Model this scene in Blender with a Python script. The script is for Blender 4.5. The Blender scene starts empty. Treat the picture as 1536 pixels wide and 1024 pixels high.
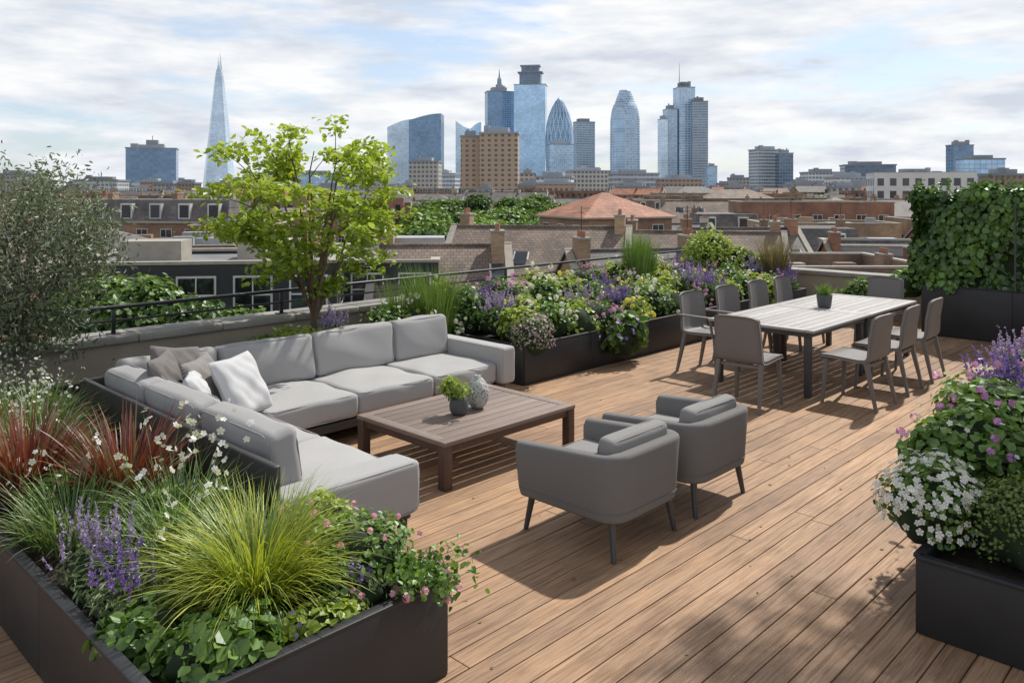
import bpy, math, random
import numpy as np
from mathutils import Vector
rng=np.random.default_rng(11); random.seed(11)
U=lambda a,b,n=None: rng.uniform(a,b,n)
PHI=math.atan2(1170,1215); CP,SP=math.cos(PHI),math.sin(PHI)
def W(R,F): return (F*CP+R*SP, F*SP-R*CP)
# ------------------------------------------------------------------ mesh builder
class MB:
    def __init__(s): s.V=[];s.F=[];s.n=0
    def add(s,v,f,mat=0,rnd=None,smooth=False):
        v=np.asarray(v,float).reshape(-1,3); f=np.asarray(f,int)
        if len(v)==0 or len(f)==0: return
        if rnd is None: rnd=rng.random()
        r=np.broadcast_to(np.asarray(rnd,float),(len(v),))
        s.V.append((v,r)); s.F.append((f+s.n,mat,smooth)); s.n+=len(v)
    def build(s,name,mats,loc=(0,0,0),rz=0,sc=1):
        me=bpy.data.meshes.new(name)
        co=np.concatenate([a for a,_ in s.V])*sc; rr=np.concatenate([b for _,b in s.V])
        me.vertices.add(len(co)); me.vertices.foreach_set("co",co.astype(np.float32).ravel())
        vi=np.concatenate([f.ravel() for f,_,_ in s.F])
        tot=np.concatenate([np.full(len(f),f.shape[1]) for f,_,_ in s.F])
        mi=np.concatenate([np.full(len(f),m) for f,m,_ in s.F])
        sm=np.concatenate([np.full(len(f),1 if t else 0) for f,_,t in s.F]).astype(bool)
        st=np.concatenate([[0],np.cumsum(tot)[:-1]])
        me.loops.add(len(vi)); me.loops.foreach_set("vertex_index",vi.astype(np.int32))
        me.polygons.add(len(tot)); me.polygons.foreach_set("loop_start",st.astype(np.int32))
        me.polygons.foreach_set("material_index",mi.astype(np.int32))
        me.polygons.foreach_set("use_smooth",sm)
        at=me.attributes.new("rnd",'FLOAT','POINT'); at.data.foreach_set("value",rr.astype(np.float32))
        me.update(calc_edges=True)
        for m in mats: me.materials.append(m)
        ob=bpy.data.objects.new(name,me); ob.location=loc; ob.rotation_euler=(0,0,rz)
        bpy.context.scene.collection.objects.link(ob); return ob
BF=np.array([(0,3,2,1),(4,5,6,7),(0,1,5,4),(1,2,6,5),(2,3,7,6),(3,0,4,7)])
def box(mb,x0,x1,y0,y1,z0,z1,mat=0,rnd=None):
    mb.add([(x0,y0,z0),(x1,y0,z0),(x1,y1,z0),(x0,y1,z0),(x0,y0,z1),(x1,y0,z1),(x1,y1,z1),(x0,y1,z1)],BF,mat,rnd)
def axc(h,r,seg,m):
    a=np.tan(np.linspace(0,math.pi/4,seg+1))*r
    return np.concatenate([-(h-r)-a[1:][::-1],np.linspace(-(h-r),h-r,m+1),(h-r)+a[1:]])
def rb(h,r,seg=2,m=(1,1,1)):
    h=np.array(h,float); r=min(r,h.min()*0.99)
    C=[axc(h[k],r,seg,m[k]) for k in range(3)]
    V=[];F=[];n=0
    for k in range(3):
        i,j=(k+1)%3,(k+2)%3
        for sg in (1,-1):
            A,B=C[i],C[j]; g=np.zeros((len(A),len(B),3))
            g[:,:,i]=A[:,None]; g[:,:,j]=B[None,:]; g[:,:,k]=sg*h[k]
            idx=np.arange(len(A)*len(B)).reshape(len(A),len(B))+n
            f=np.stack([idx[:-1,:-1],idx[1:,:-1],idx[1:,1:],idx[:-1,1:]],-1).reshape(-1,4)
            if sg<0: f=f[:,::-1]
            V.append(g.reshape(-1,3));F.append(f);n+=len(A)*len(B)
    v=np.concatenate(V);f=np.concatenate(F)
    u,inv=np.unique(np.round(v,6),axis=0,return_inverse=True); f=inv.ravel()[f]
    q=np.clip(u,-(h-r),h-r); nn=u-q; nn/=np.maximum(np.linalg.norm(nn,axis=1,keepdims=True),1e-9)
    return q+nn*r,f
def rotm(rx=0,ry=0,rz=0):
    cx,sx,cy,sy,cz,sz=math.cos(rx),math.sin(rx),math.cos(ry),math.sin(ry),math.cos(rz),math.sin(rz)
    X=np.array([[1,0,0],[0,cx,-sx],[0,sx,cx]]);Y=np.array([[cy,0,sy],[0,1,0],[-sy,0,cy]]);Z=np.array([[cz,-sz,0],[sz,cz,0],[0,0,1]])
    return Z@Y@X
def rbox(mb,x0,x1,y0,y1,z0,z1,r=.01,mat=0,seg=1,rnd=None,smooth=True,rot=None):
    v,f=rb(((x1-x0)/2,(y1-y0)/2,(z1-z0)/2),r,seg)
    if rot is not None: v=v@rotm(*rot).T
    mb.add(v+np.array([(x0+x1)/2,(y0+y1)/2,(z0+z1)/2]),f,mat,rnd,smooth)
def cushion(mb,c,size,r=.06,mat=0,rot=(0,0,0),puff=(0,0,.03),wr=.006,m=14):
    h=np.array(size)/2
    v,f=rb(h,r,4,(m,m,m if min(size)==size[2] and size[2]>.3 else (m if size[2]>.3 else 3)))
    t=v/h
    for k in range(3):
        i,j=(k+1)%3,(k+2)%3
        v[:,k]+=np.sign(t[:,k])*np.abs(t[:,k])**2*puff[k]*np.clip(1-t[:,i]**2,0,1)*np.clip(1-t[:,j]**2,0,1)
    ph=U(0,6,6)
    w=wr*(np.sin(v[:,0]*9+ph[0]+2*np.sin(v[:,1]*7+ph[1]))+np.sin(v[:,1]*11+ph[2]+1.5*np.sin(v[:,0]*8+v[:,2]*9+ph[3]))+np.sin(v[:,2]*14+ph[4]+v[:,0]*6))
    nn=t/np.maximum(np.linalg.norm(t,axis=1,keepdims=True),1e-6)
    v=v+nn*w[:,None]
    mb.add(v@rotm(*rot).T+np.array(c),f,mat,None,True)
    k=int(np.argmin(h)); i,j=(k+1)%3,(k+2)%3
    for sg in (1,-1):
        pts=[]
        rr=r*1.6
        for (a,b,a0) in ((1,1,0),(-1,1,math.pi/2),(-1,-1,math.pi),(1,-1,1.5*math.pi)):
            for q in np.linspace(0,math.pi/2,4):
                p=np.zeros(3); p[i]=a*(h[i]-rr-r*.25)+rr*math.cos(a0+q); p[j]=b*(h[j]-rr-r*.25)+rr*math.sin(a0+q); p[k]=sg*(h[k]-r*.22); pts.append(p)
        pts.append(pts[0]); tube(mb,np.array(pts)@rotm(*rot).T+np.array(c),.004,5,mat,cap=False)
def pillow(mb,c,s,th,mat,rot):
    n=26; a=np.linspace(-1,1,n); X,Y=np.meshgrid(a,a,indexing='ij')
    e=np.clip((1-X**4)*(1-Y**4),0,1)**.5
    sx=X*(1-.07*(1-np.abs(Y))*np.abs(X)**3); sy=Y*(1-.07*(1-np.abs(X))*np.abs(Y)**3)
    wob=.06*np.sin(X*5+Y*3)*e+.05*np.sin(Y*7-X*4+1)*e+.03*np.sin(X*11+Y*9)*e-.12*np.exp(-((Y-.75)**2/.1+X**2/.25))
    idx=np.arange(n*n).reshape(n,n)
    f=np.stack([idx[:-1,:-1],idx[1:,:-1],idx[1:,1:],idx[:-1,1:]],-1).reshape(-1,4)
    for sg in (1,-1):
        v=np.stack([sx*s/2,sy*s/2,sg*(e*(1+wob*2)*th/2)],-1).reshape(-1,3)
        mb.add(v@rotm(*rot).T+np.array(c),f if sg>0 else f[:,::-1],mat,None,True)
def tube(mb,pts,rad,n=6,mat=0,rnd=None,cap=True):
    P=np.asarray(pts,float); k=len(P); rad=np.broadcast_to(np.asarray(rad,float),(k,))
    T=np.gradient(P,axis=0); T/=np.maximum(np.linalg.norm(T,axis=1,keepdims=True),1e-9)
    ref=np.array([0,0,1.]) if abs(T[:,2]).mean()<.8 else np.array([1.,0,0])
    A=np.cross(T,ref); A/=np.maximum(np.linalg.norm(A,axis=1,keepdims=True),1e-9); B=np.cross(T,A)
    an=np.arange(n)*2*math.pi/n+math.pi/n
    v=P[:,None]+rad[:,None,None]*(np.cos(an)[None,:,None]*A[:,None]+np.sin(an)[None,:,None]*B[:,None])
    idx=np.arange(k*n).reshape(k,n); nx=np.roll(idx,-1,1)
    f=np.stack([idx[:-1],nx[:-1],nx[1:],idx[1:]],-1).reshape(-1,4)[:,::-1]
    mb.add(v.reshape(-1,3),f,mat,rnd,n>4)
    if cap:
        for e in (0,k-1):
            vv=v[e]; mb.add(vv,np.array([list(range(n))]),mat,rnd)
def lathe(mb,c,prof,n=24,mat=0,ex=1,ey=1,rz=0):
    prof=np.array(prof); an=np.arange(n)*2*math.pi/n
    v=np.stack([prof[:,0][:,None]*np.cos(an)*ex,prof[:,0][:,None]*np.sin(an)*ey,np.repeat(prof[:,1][:,None],n,1)],-1)
    idx=np.arange(len(prof)*n).reshape(-1,n); nx=np.roll(idx,-1,1)
    f=np.stack([idx[:-1],nx[:-1],nx[1:],idx[1:]],-1).reshape(-1,4)
    mb.add(v.reshape(-1,3)@rotm(0,0,rz).T+np.array(c),f,mat,None,True)
# ------------------------------------------------------------------ materials
def newmat(name):
    m=bpy.data.materials.new(name); m.use_nodes=True; nt=m.node_tree
    return m,nt,nt.nodes["Principled BSDF"]
def N(nt,t,**k):
    n=nt.nodes.new(t)
    for a,b in k.items(): setattr(n,a,b)
    return n
def L(nt,a,b): nt.links.new(a,b)
def math_(nt,op,a,b=None):
    n=N(nt,'ShaderNodeMath',operation=op)
    for i,x in enumerate((a,b)):
        if x is None: continue
        if isinstance(x,(int,float)): n.inputs[i].default_value=x
        else: L(nt,x,n.inputs[i])
    return n.outputs[0]
def ramp(nt,fac,stops):
    r=N(nt,'ShaderNodeValToRGB'); e=r.color_ramp.elements
    while len(e)<len(stops): e.new(.5)
    for i,(p,c) in enumerate(stops):
        e[i].position=p; e[i].color=(*c,1) if len(c)==3 else c
    L(nt,fac,r.inputs[0]); return r.outputs[0]
def mixc(nt,fac,a,b,bt='MIX'):
    n=N(nt,'ShaderNodeMix',data_type='RGBA',blend_type=bt)
    for i,x in ((0,fac),(6,a),(7,b)):
        if isinstance(x,(int,float)): n.inputs[i].default_value=x
        elif isinstance(x,tuple): n.inputs[i].default_value=(*x,1)
        else: L(nt,x,n.inputs[i])
    return n.outputs[2]
def pmat(name,c,rough=.6,var=.2,sc=4,bump=0,bsc=60,metal=0,rv=.3,spec=.5,st=(1,1,1),orand=0):
    m,nt,p=newmat(name); tc=N(nt,'ShaderNodeTexCoord'); mp=N(nt,'ShaderNodeMapping'); mp.inputs['Scale'].default_value=st
    L(nt,tc.outputs['Object'],mp.inputs[0])
    nz=N(nt,'ShaderNodeTexNoise'); nz.inputs['Scale'].default_value=sc; nz.inputs['Detail'].default_value=6; L(nt,mp.outputs[0],nz.inputs['Vector'])
    at=N(nt,'ShaderNodeAttribute',attribute_name='rnd')
    a=math_(nt,'MULTIPLY',math_(nt,'SUBTRACT',nz.outputs[0],.5),var*3)
    b=math_(nt,'MULTIPLY',math_(nt,'SUBTRACT',at.outputs['Fac'],.5),rv)
    t=math_(nt,'ADD',math_(nt,'ADD',a,b),1.0)
    if orand:
        oi=N(nt,'ShaderNodeObjectInfo'); t=math_(nt,'MULTIPLY',t,math_(nt,'ADD',math_(nt,'MULTIPLY',oi.outputs['Random'],orand),1-orand/2))
    vm=N(nt,'ShaderNodeVectorMath',operation='SCALE'); vm.inputs[0].default_value=c; L(nt,t,vm.inputs['Scale'])
    L(nt,vm.outputs[0],p.inputs['Base Color'])
    p.inputs['Roughness'].default_value=rough; p.inputs['Metallic'].default_value=metal; p.inputs['Specular IOR Level'].default_value=spec
    if bump:
        n2=N(nt,'ShaderNodeTexNoise'); n2.inputs['Scale'].default_value=bsc; n2.inputs['Detail'].default_value=4; L(nt,mp.outputs[0],n2.inputs['Vector'])
        bp=N(nt,'ShaderNodeBump'); bp.inputs['Strength'].default_value=bump; bp.inputs['Distance'].default_value=.02; L(nt,n2.outputs[0],bp.inputs['Height']); L(nt,bp.outputs[0],p.inputs['Normal'])
    return m
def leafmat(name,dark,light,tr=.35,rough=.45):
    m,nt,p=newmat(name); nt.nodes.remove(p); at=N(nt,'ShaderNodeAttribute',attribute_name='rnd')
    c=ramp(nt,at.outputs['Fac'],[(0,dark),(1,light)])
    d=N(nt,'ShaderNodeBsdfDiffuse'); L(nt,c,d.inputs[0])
    t=N(nt,'ShaderNodeBsdfTranslucent'); c2=mixc(nt,1.0,c,(1.0,1.0,.55),'MULTIPLY'); L(nt,c2,t.inputs[0])
    mx=N(nt,'ShaderNodeMixShader'); mx.inputs[0].default_value=tr
    L(nt,d.outputs[0],mx.inputs[1]); L(nt,t.outputs[0],mx.inputs[2])
    g=N(nt,'ShaderNodeBsdfGlossy'); g.inputs['Roughness'].default_value=rough; g.inputs[0].default_value=(.9,.95,1,1)
    m2=N(nt,'ShaderNodeMixShader'); m2.inputs[0].default_value=.045; L(nt,mx.outputs[0],m2.inputs[1]); L(nt,g.outputs[0],m2.inputs[2])
    L(nt,m2.outputs[0],nt.nodes['Material Output'].inputs[0]); return m
def deckmat():
    m,nt,p=newmat("deck_boards_wood"); tc=N(nt,'ShaderNodeTexCoord'); at=N(nt,'ShaderNodeAttribute',attribute_name='rnd')
    ad=N(nt,'ShaderNodeVectorMath',operation='ADD'); cb=N(nt,'ShaderNodeCombineXYZ'); L(nt,math_(nt,'MULTIPLY',at.outputs['Fac'],37.),cb.inputs[0]); L(nt,math_(nt,'MULTIPLY',at.outputs['Fac'],11.),cb.inputs[2])
    L(nt,tc.outputs['Object'],ad.inputs[0]); L(nt,cb.outputs[0],ad.inputs[1])
    mp=N(nt,'ShaderNodeMapping'); mp.inputs['Scale'].default_value=(1.2,28,28); L(nt,ad.outputs[0],mp.inputs[0])
    nz=N(nt,'ShaderNodeTexNoise'); nz.inputs['Scale'].default_value=2.2; nz.inputs['Detail'].default_value=9; nz.inputs['Roughness'].default_value=.62; nz.inputs['Distortion'].default_value=.7; L(nt,mp.outputs[0],nz.inputs['Vector'])
    n2=N(nt,'ShaderNodeTexNoise'); n2.inputs['Scale'].default_value=.8; n2.inputs['Detail'].default_value=8; n2.inputs['Roughness'].default_value=.65; L(nt,tc.outputs['Object'],n2.inputs['Vector'])
    grain=ramp(nt,nz.outputs[0],[(.30,(.20,.118,.066)),(.5,(.375,.235,.140)),(.72,(.50,.335,.215))])
    brd=ramp(nt,at.outputs['Fac'],[(0,(.80,.78,.78)),(.35,(.96,.93,.91)),(.7,(1.03,1.0,.97)),(1,(1.16,1.13,1.08))])
    c=mixc(nt,1.0,grain,brd,'MULTIPLY')
    dirt=ramp(nt,n2.outputs[0],[(.32,(.70,.71,.74)),(.5,(.97,.97,.98)),(.68,(1.14,1.11,1.06))])
    c=mixc(nt,1.0,c,dirt,'MULTIPLY')
    L(nt,c,p.inputs['Base Color']); p.inputs['Roughness'].default_value=.6; p.inputs['Specular IOR Level'].default_value=.3
    sp=N(nt,'ShaderNodeSeparateXYZ'); L(nt,tc.outputs['Object'],sp.inputs[0])
    gr=math_(nt,'SINE',math_(nt,'MULTIPLY',sp.outputs[1],2*math.pi/.0121))
    h=math_(nt,'ADD',math_(nt,'MULTIPLY',gr,.16),nz.outputs[0])
    bp=N(nt,'ShaderNodeBump'); bp.inputs['Strength'].default_value=.4; bp.inputs['Distance'].default_value=.006; L(nt,h,bp.inputs['Height']); L(nt,bp.outputs[0],p.inputs['Normal'])
    return m
def facade(name,glass,frame,fh=3.6,bw=3,ft=.28,bt=.15,metal=.5,rough=.2,var=.4,diag=False):
    m,nt,p=newmat(name); tc=N(nt,'ShaderNodeTexCoord'); sp=N(nt,'ShaderNodeSeparateXYZ'); L(nt,tc.outputs['Object'],sp.inputs[0])
    x,y,z=sp.outputs
    if diag:
        a=math_(nt,'MULTIPLY',math_(nt,'ARCTAN2',y,x),18/(2*math.pi))
        zz=math_(nt,'DIVIDE',z,bw)
        f1=math_(nt,'FRACT',math_(nt,'ADD',math_(nt,'ADD',a,zz),50)); f2=math_(nt,'FRACT',math_(nt,'ADD',math_(nt,'SUBTRACT',a,zz),50))
        m1=math_(nt,'LESS_THAN',f1,bt); m2=math_(nt,'LESS_THAN',f2,bt); fl=math_(nt,'MULTIPLY',math_(nt,'LESS_THAN',math_(nt,'FRACT',math_(nt,'DIVIDE',z,fh)),ft),.4)
        msk=math_(nt,'MAXIMUM',math_(nt,'MAXIMUM',m1,m2),fl); u=a
    else:
        u=math_(nt,'ADD',math_(nt,'DIVIDE',math_(nt,'ADD',x,y),bw),500)
        m1=math_(nt,'LESS_THAN',math_(nt,'FRACT',u),bt); zf=math_(nt,'ADD',math_(nt,'DIVIDE',z,fh),100)
        m2=math_(nt,'LESS_THAN',math_(nt,'FRACT',zf),ft); msk=math_(nt,'MAXIMUM',m1,m2)
    cb=N(nt,'ShaderNodeCombineXYZ'); L(nt,math_(nt,'FLOOR',u),cb.inputs[0]); L(nt,math_(nt,'FLOOR',math_(nt,'DIVIDE',z,fh)),cb.inputs[1])
    wn=N(nt,'ShaderNodeTexWhiteNoise',noise_dimensions='2D'); L(nt,cb.outputs[0],wn.inputs[0])
    nz=N(nt,'ShaderNodeTexNoise'); nz.inputs['Scale'].default_value=.03; nz.inputs['Detail'].default_value=3; L(nt,tc.outputs['Object'],nz.inputs['Vector'])
    k=math_(nt,'ADD',math_(nt,'MULTIPLY',wn.outputs[0],var),1-var/2); k=math_(nt,'MULTIPLY',k,math_(nt,'ADD',math_(nt,'MULTIPLY',nz.outputs[0],1.0),.5))
    vm=N(nt,'ShaderNodeVectorMath',operation='SCALE'); vm.inputs[0].default_value=glass; L(nt,k,vm.inputs['Scale'])
    nz2=math_(nt,'ADD',math_(nt,'MULTIPLY',nz.outputs[0],.5),.75)
    oi=N(nt,'ShaderNodeObjectInfo'); nz2=math_(nt,'MULTIPLY',nz2,math_(nt,'ADD',math_(nt,'MULTIPLY',oi.outputs['Random'],.4),.8))
    v2=N(nt,'ShaderNodeVectorMath',operation='SCALE'); v2.inputs[0].default_value=frame; L(nt,nz2,v2.inputs['Scale'])
    L(nt,mixc(nt,msk,vm.outputs[0],v2.outputs[0]),p.inputs['Base Color'])
    inv=math_(nt,'SUBTRACT',1.0,msk); L(nt,math_(nt,'MULTIPLY',inv,metal),p.inputs['Metallic'])
    L(nt,math_(nt,'ADD',math_(nt,'MULTIPLY',msk,.5),rough),p.inputs['Roughness']); return m
def rooftile(name,c):
    m,nt,p=newmat(name); tc=N(nt,'ShaderNodeTexCoord'); sp=N(nt,'ShaderNodeSeparateXYZ'); L(nt,tc.outputs['Object'],sp.inputs[0])
    cb=N(nt,'ShaderNodeCombineXYZ'); L(nt,sp.outputs[0],cb.inputs[0]); L(nt,math_(nt,'MULTIPLY',sp.outputs[2],1.6),cb.inputs[1])
    br=N(nt,'ShaderNodeTexBrick'); br.inputs['Scale'].default_value=1.0; br.inputs['Brick Width'].default_value=.26; br.inputs['Row Height'].default_value=.20; br.inputs['Mortar Size'].default_value=.014
    br.inputs['Color1'].default_value=(*c,1); br.inputs['Color2'].default_value=(c[0]*1.5,c[1]*1.42,c[2]*1.35,1); br.inputs['Mortar'].default_value=(c[0]*.45,c[1]*.45,c[2]*.45,1); L(nt,cb.outputs[0],br.inputs['Vector'])
    nz=N(nt,'ShaderNodeTexNoise'); nz.inputs['Scale'].default_value=.6; nz.inputs['Detail'].default_value=8; nz.inputs['Roughness'].default_value=.65; L(nt,tc.outputs['Object'],nz.inputs['Vector'])
    L(nt,mixc(nt,1.0,br.outputs[0],ramp(nt,nz.outputs[0],[(.3,(.5,.52,.53)),(.7,(1.4,1.3,1.2))]),'MULTIPLY'),p.inputs['Base Color']); p.inputs['Roughness'].default_value=.75
    return m
def brickmat(name,c):
    m,nt,p=newmat(name); tc=N(nt,'ShaderNodeTexCoord'); sp=N(nt,'ShaderNodeSeparateXYZ'); L(nt,tc.outputs['Object'],sp.inputs[0])
    cb=N(nt,'ShaderNodeCombineXYZ'); L(nt,math_(nt,'ADD',sp.outputs[0],sp.outputs[1]),cb.inputs[0]); L(nt,sp.outputs[2],cb.inputs[1])
    br=N(nt,'ShaderNodeTexBrick'); br.inputs['Scale'].default_value=1.0; br.inputs['Brick Width'].default_value=.23; br.inputs['Row Height'].default_value=.076; br.inputs['Mortar Size'].default_value=.007
    br.inputs['Color1'].default_value=(*c,1); br.inputs['Color2'].default_value=(c[0]*.7,c[1]*.68,c[2]*.66,1); br.inputs['Mortar'].default_value=(.3,.27,.22,1); L(nt,cb.outputs[0],br.inputs['Vector'])
    nz=N(nt,'ShaderNodeTexNoise'); nz.inputs['Scale'].default_value=.35; nz.inputs['Detail'].default_value=7; L(nt,tc.outputs['Object'],nz.inputs['Vector'])
    oi=N(nt,'ShaderNodeObjectInfo')
    c1=mixc(nt,1.0,br.outputs[0],ramp(nt,nz.outputs[0],[(.3,(.6,.6,.62)),(.7,(1.25,1.2,1.15))]),'MULTIPLY')
    c1=mixc(nt,1.0,c1,ramp(nt,oi.outputs['Random'],[(0,(.75,.77,.8)),(1,(1.25,1.2,1.15))]),'MULTIPLY')
    L(nt,c1,p.inputs['Base Color']); p.inputs['Roughness'].default_value=.85; return m
M_deck=deckmat()
M_planter=pmat("planter_charcoal_metal",(.022,.023,.026),.5,.3,3,.05,200,rv=.3)
M_soil=pmat("soil",(.035,.024,.016),.95,.5,20,.8,60)
M_fab=pmat("sofa_fabric_light_grey",(.44,.433,.43),.95,.08,120,.4,420,rv=.06,spec=.15)
M_fab2=pmat("cushion_fabric_grey",(.385,.378,.375),.95,.08,120,.4,420,rv=.08,spec=.15)
M_pilw=pmat("pillow_fabric_pale",(.54,.54,.55),.95,.05,150,.3,350,rv=.05,spec=.15)
M_pild=pmat("pillow_fabric_taupe",(.20,.185,.175),.95,.1,90,.4,300,rv=.1,spec=.15)
m,nt,pr=newmat("pillow_fabric_woven"); tc=N(nt,'ShaderNodeTexCoord'); wv=N(nt,'ShaderNodeTexWave'); wv.inputs['Scale'].default_value=26; wv.inputs['Distortion'].default_value=2; wv.bands_direction='DIAGONAL'; L(nt,tc.outputs['Object'],wv.inputs['Vector'])
L(nt,ramp(nt,wv.outputs['Fac'],[(.3,(.13,.12,.115)),(.7,(.34,.32,.30))]),pr.inputs['Base Color']); pr.inputs['Roughness'].default_value=.95; M_pilp=m
M_frame=pmat("furniture_frame_charcoal",(.040,.038,.038),.5,.1,6,rv=.1)
M_chairfab=pmat("armchair_fabric_dark_grey",(.20,.193,.188),.95,.1,130,.4,450,rv=.06,spec=.15)
M_chaircush=pmat("armchair_cushion_grey",(.28,.272,.266),.95,.08,130,.3,450,rv=.06,spec=.15)
M_leg=pmat("leg_dark_grey_metal",(.06,.06,.062),.45,.1,5,rv=.1)
M_ctable=pmat("coffee_table_weathered_wood",(.215,.162,.135),.6,.26,3,.2,30,rv=.4,st=(1.5,22,22))
M_ctleg=pmat("coffee_table_leg_wood",(.085,.050,.037),.5,.22,3,.2,30,rv=.2,st=(20,20,2))
M_dtable=pmat("dining_table_grey_wood",(.36,.34,.325),.55,.18,3,.15,30,rv=.35,st=(1.5,22,22))
M_dchair=pmat("dining_chair_taupe",(.175,.163,.157),.6,.06,30,.1,300,rv=.06)
M_pot=pmat("ceramic_pot_dark",(.085,.09,.095),.55,.12,30,.1,120)
M_stone=pmat("parapet_render_beige",(.36,.31,.245),.85,.25,2,.3,30,rv=.1)
M_coping=pmat("coping_stone",(.29,.275,.25),.8,.3,3,.3,40,rv=.2)
M_rail=pmat("rail_black_metal",(.015,.015,.017),.35,.1,5)
M_bark=pmat("bark_brown",(.13,.09,.06),.9,.4,12,.6,60)
M_barkg=pmat("bark_grey",(.15,.135,.115),.9,.4,12,.6,60)
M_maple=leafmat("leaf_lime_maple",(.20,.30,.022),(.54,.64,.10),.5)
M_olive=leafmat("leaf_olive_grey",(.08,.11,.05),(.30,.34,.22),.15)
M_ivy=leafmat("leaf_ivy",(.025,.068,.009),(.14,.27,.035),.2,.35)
M_green=leafmat("leaf_mid_green",(.045,.11,.014),(.23,.38,.055),.35)
M_dark=leafmat("leaf_dark_green",(.02,.055,.012),(.09,.17,.035),.25)
M_lime=leafmat("leaf_lime",(.16,.25,.02),(.50,.60,.09),.42)
M_sage=leafmat("leaf_sage",(.10,.15,.06),(.30,.38,.18),.3)
M_box=leafmat("leaf_boxwood",(.05,.09,.01),(.22,.30,.045),.25)
M_sedge=leafmat("blade_lime",(.17,.23,.015),(.58,.62,.08),.4)
M_gblade=leafmat("blade_green",(.055,.12,.02),(.22,.34,.07),.3)
M_bblade=leafmat("blade_brown",(.10,.08,.04),(.30,.25,.13),.3)
M_red=leafmat("blade_burgundy",(.07,.015,.015),(.32,.085,.05),.3)
M_stem=leafmat("stem_green",(.06,.11,.025),(.18,.25,.07),.2)
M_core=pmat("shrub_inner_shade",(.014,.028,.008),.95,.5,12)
M_white=leafmat("petal_white",(.70,.70,.64),(.88,.88,.85),.3)
M_pink=leafmat("petal_pink",(.70,.27,.42),(.92,.58,.68),.35)
M_mag=leafmat("petal_magenta",(.52,.19,.54),(.80,.46,.80),.35)
M_purp=leafmat("petal_violet",(.12,.06,.33),(.38,.24,.66),.3)
M_lil=leafmat("petal_lilac",(.29,.21,.46),(.56,.46,.74),.3)
M_yel=leafmat("petal_yellow",(.70,.64,.07),(.88,.85,.30),.35)
M_heath=leafmat("petal_heather",(.24,.13,.17),(.54,.41,.43),.25)
M_dirtk=leafmat("leaf_canopy",(.035,.08,.01),(.21,.34,.05),.25)
# ------------------------------------------------------------------ foliage tools
def unit(v): return v/np.maximum(np.linalg.norm(v,axis=-1,keepdims=True),1e-9)
def rsph(n): return unit(rng.normal(size=(n,3)))
def inst(mb,TV,TF,P,Nn,size,mat,rnd=None,tdir=None):
    P=np.asarray(P,float); n=len(P)
    if n==0: return
    Nn=unit(Nn); t=rsph(n) if tdir is None else tdir
    T=unit(t-(t*Nn).sum(1,keepdims=True)*Nn); B=np.cross(Nn,T)
    size=np.broadcast_to(np.asarray(size,float),(n,))
    TV=np.asarray(TV,float); TF=np.asarray(TF,int)
    v=P[:,None]+size[:,None,None]*(TV[None,:,0:1]*T[:,None]+TV[None,:,1:2]*B[:,None]+TV[None,:,2:3]*Nn[:,None])
    f=(TF[None]+ (np.arange(n)*len(TV))[:,None,None]).reshape(-1,TF.shape[1])
    if rnd is None: rnd=rng.random(n)
    mb.add(v.reshape(-1,3),f,mat,np.repeat(np.clip(np.broadcast_to(rnd,(n,)),0,1),len(TV)))
def LT(w): return ([(0,0,0),(.3,.5*w,.08),(.7,.4*w,.05),(1,0,-.08),(.7,-.4*w,.05),(.3,-.5*w,.08)],[(0,1,2,3),(0,3,4,5)])
def FT():
    v=[];f=[]
    for k in range(5):
        a=k*2*math.pi/5; b=len(v)
        v+=[(0,0,0),(.8*math.cos(a-.52),.8*math.sin(a-.52),.1),(math.cos(a),math.sin(a),.12),(.8*math.cos(a+.52),.8*math.sin(a+.52),.1)]; f.append((b,b+1,b+2,b+3))
    return v,f
FV,FF=FT()
def leaves(mb,P,Nn,size,mat,w=.6,rnd=None,tdir=None):
    a,b=LT(w); inst(mb,a,b,P,Nn,size,mat,rnd,tdir)
def flowers(mb,P,Nn,size,mat,rnd=None): inst(mb,FV,FF,P,Nn,size,mat,rnd)
def blades(mb,base,az,ln,wd,lean,droop,mat,seg=6,rnd=None,ret=False):
    base=np.asarray(base,float); n=len(base); B=lambda a: np.broadcast_to(np.asarray(a,float),(n,))
    az,ln,wd,lean,droop=map(B,(az,ln,wd,lean,droop))
    s=(np.arange(seg+1))/seg; th=lean[:,None]+droop[:,None]*s[None]**1.3
    st=ln[:,None]/seg
    r=np.concatenate([np.zeros((n,1)),np.cumsum(np.sin(th[:,:-1])*st,1)],1); z=np.concatenate([np.zeros((n,1)),np.cumsum(np.cos(th[:,:-1])*st,1)],1)
    c=np.stack([r*np.cos(az)[:,None],r*np.sin(az)[:,None],z],-1)+base[:,None]
    wv=np.stack([-np.sin(az),np.cos(az),np.zeros(n)],-1)+rng.normal(size=(n,3))*.25
    w=wd[:,None]*(1-s[None]**2*.95)*np.minimum(1,.5+s[None]*2)
    v=np.stack([c-wv[:,None]*w[...,None]/2,c+wv[:,None]*w[...,None]/2],2)
    idx=np.arange(n*(seg+1)*2).reshape(n,seg+1,2)
    f=np.stack([idx[:,:-1,0],idx[:,:-1,1],idx[:,1:,1],idx[:,1:,0]],-1).reshape(-1,4)
    if rnd is None: rnd=rng.random(n)
    rr=np.clip(rnd[:,None]*.7+s[None]*.35,0,1)
    mb.add(v.reshape(-1,3),f,mat,np.repeat(rr.reshape(-1),2))
    if ret: return c
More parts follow.
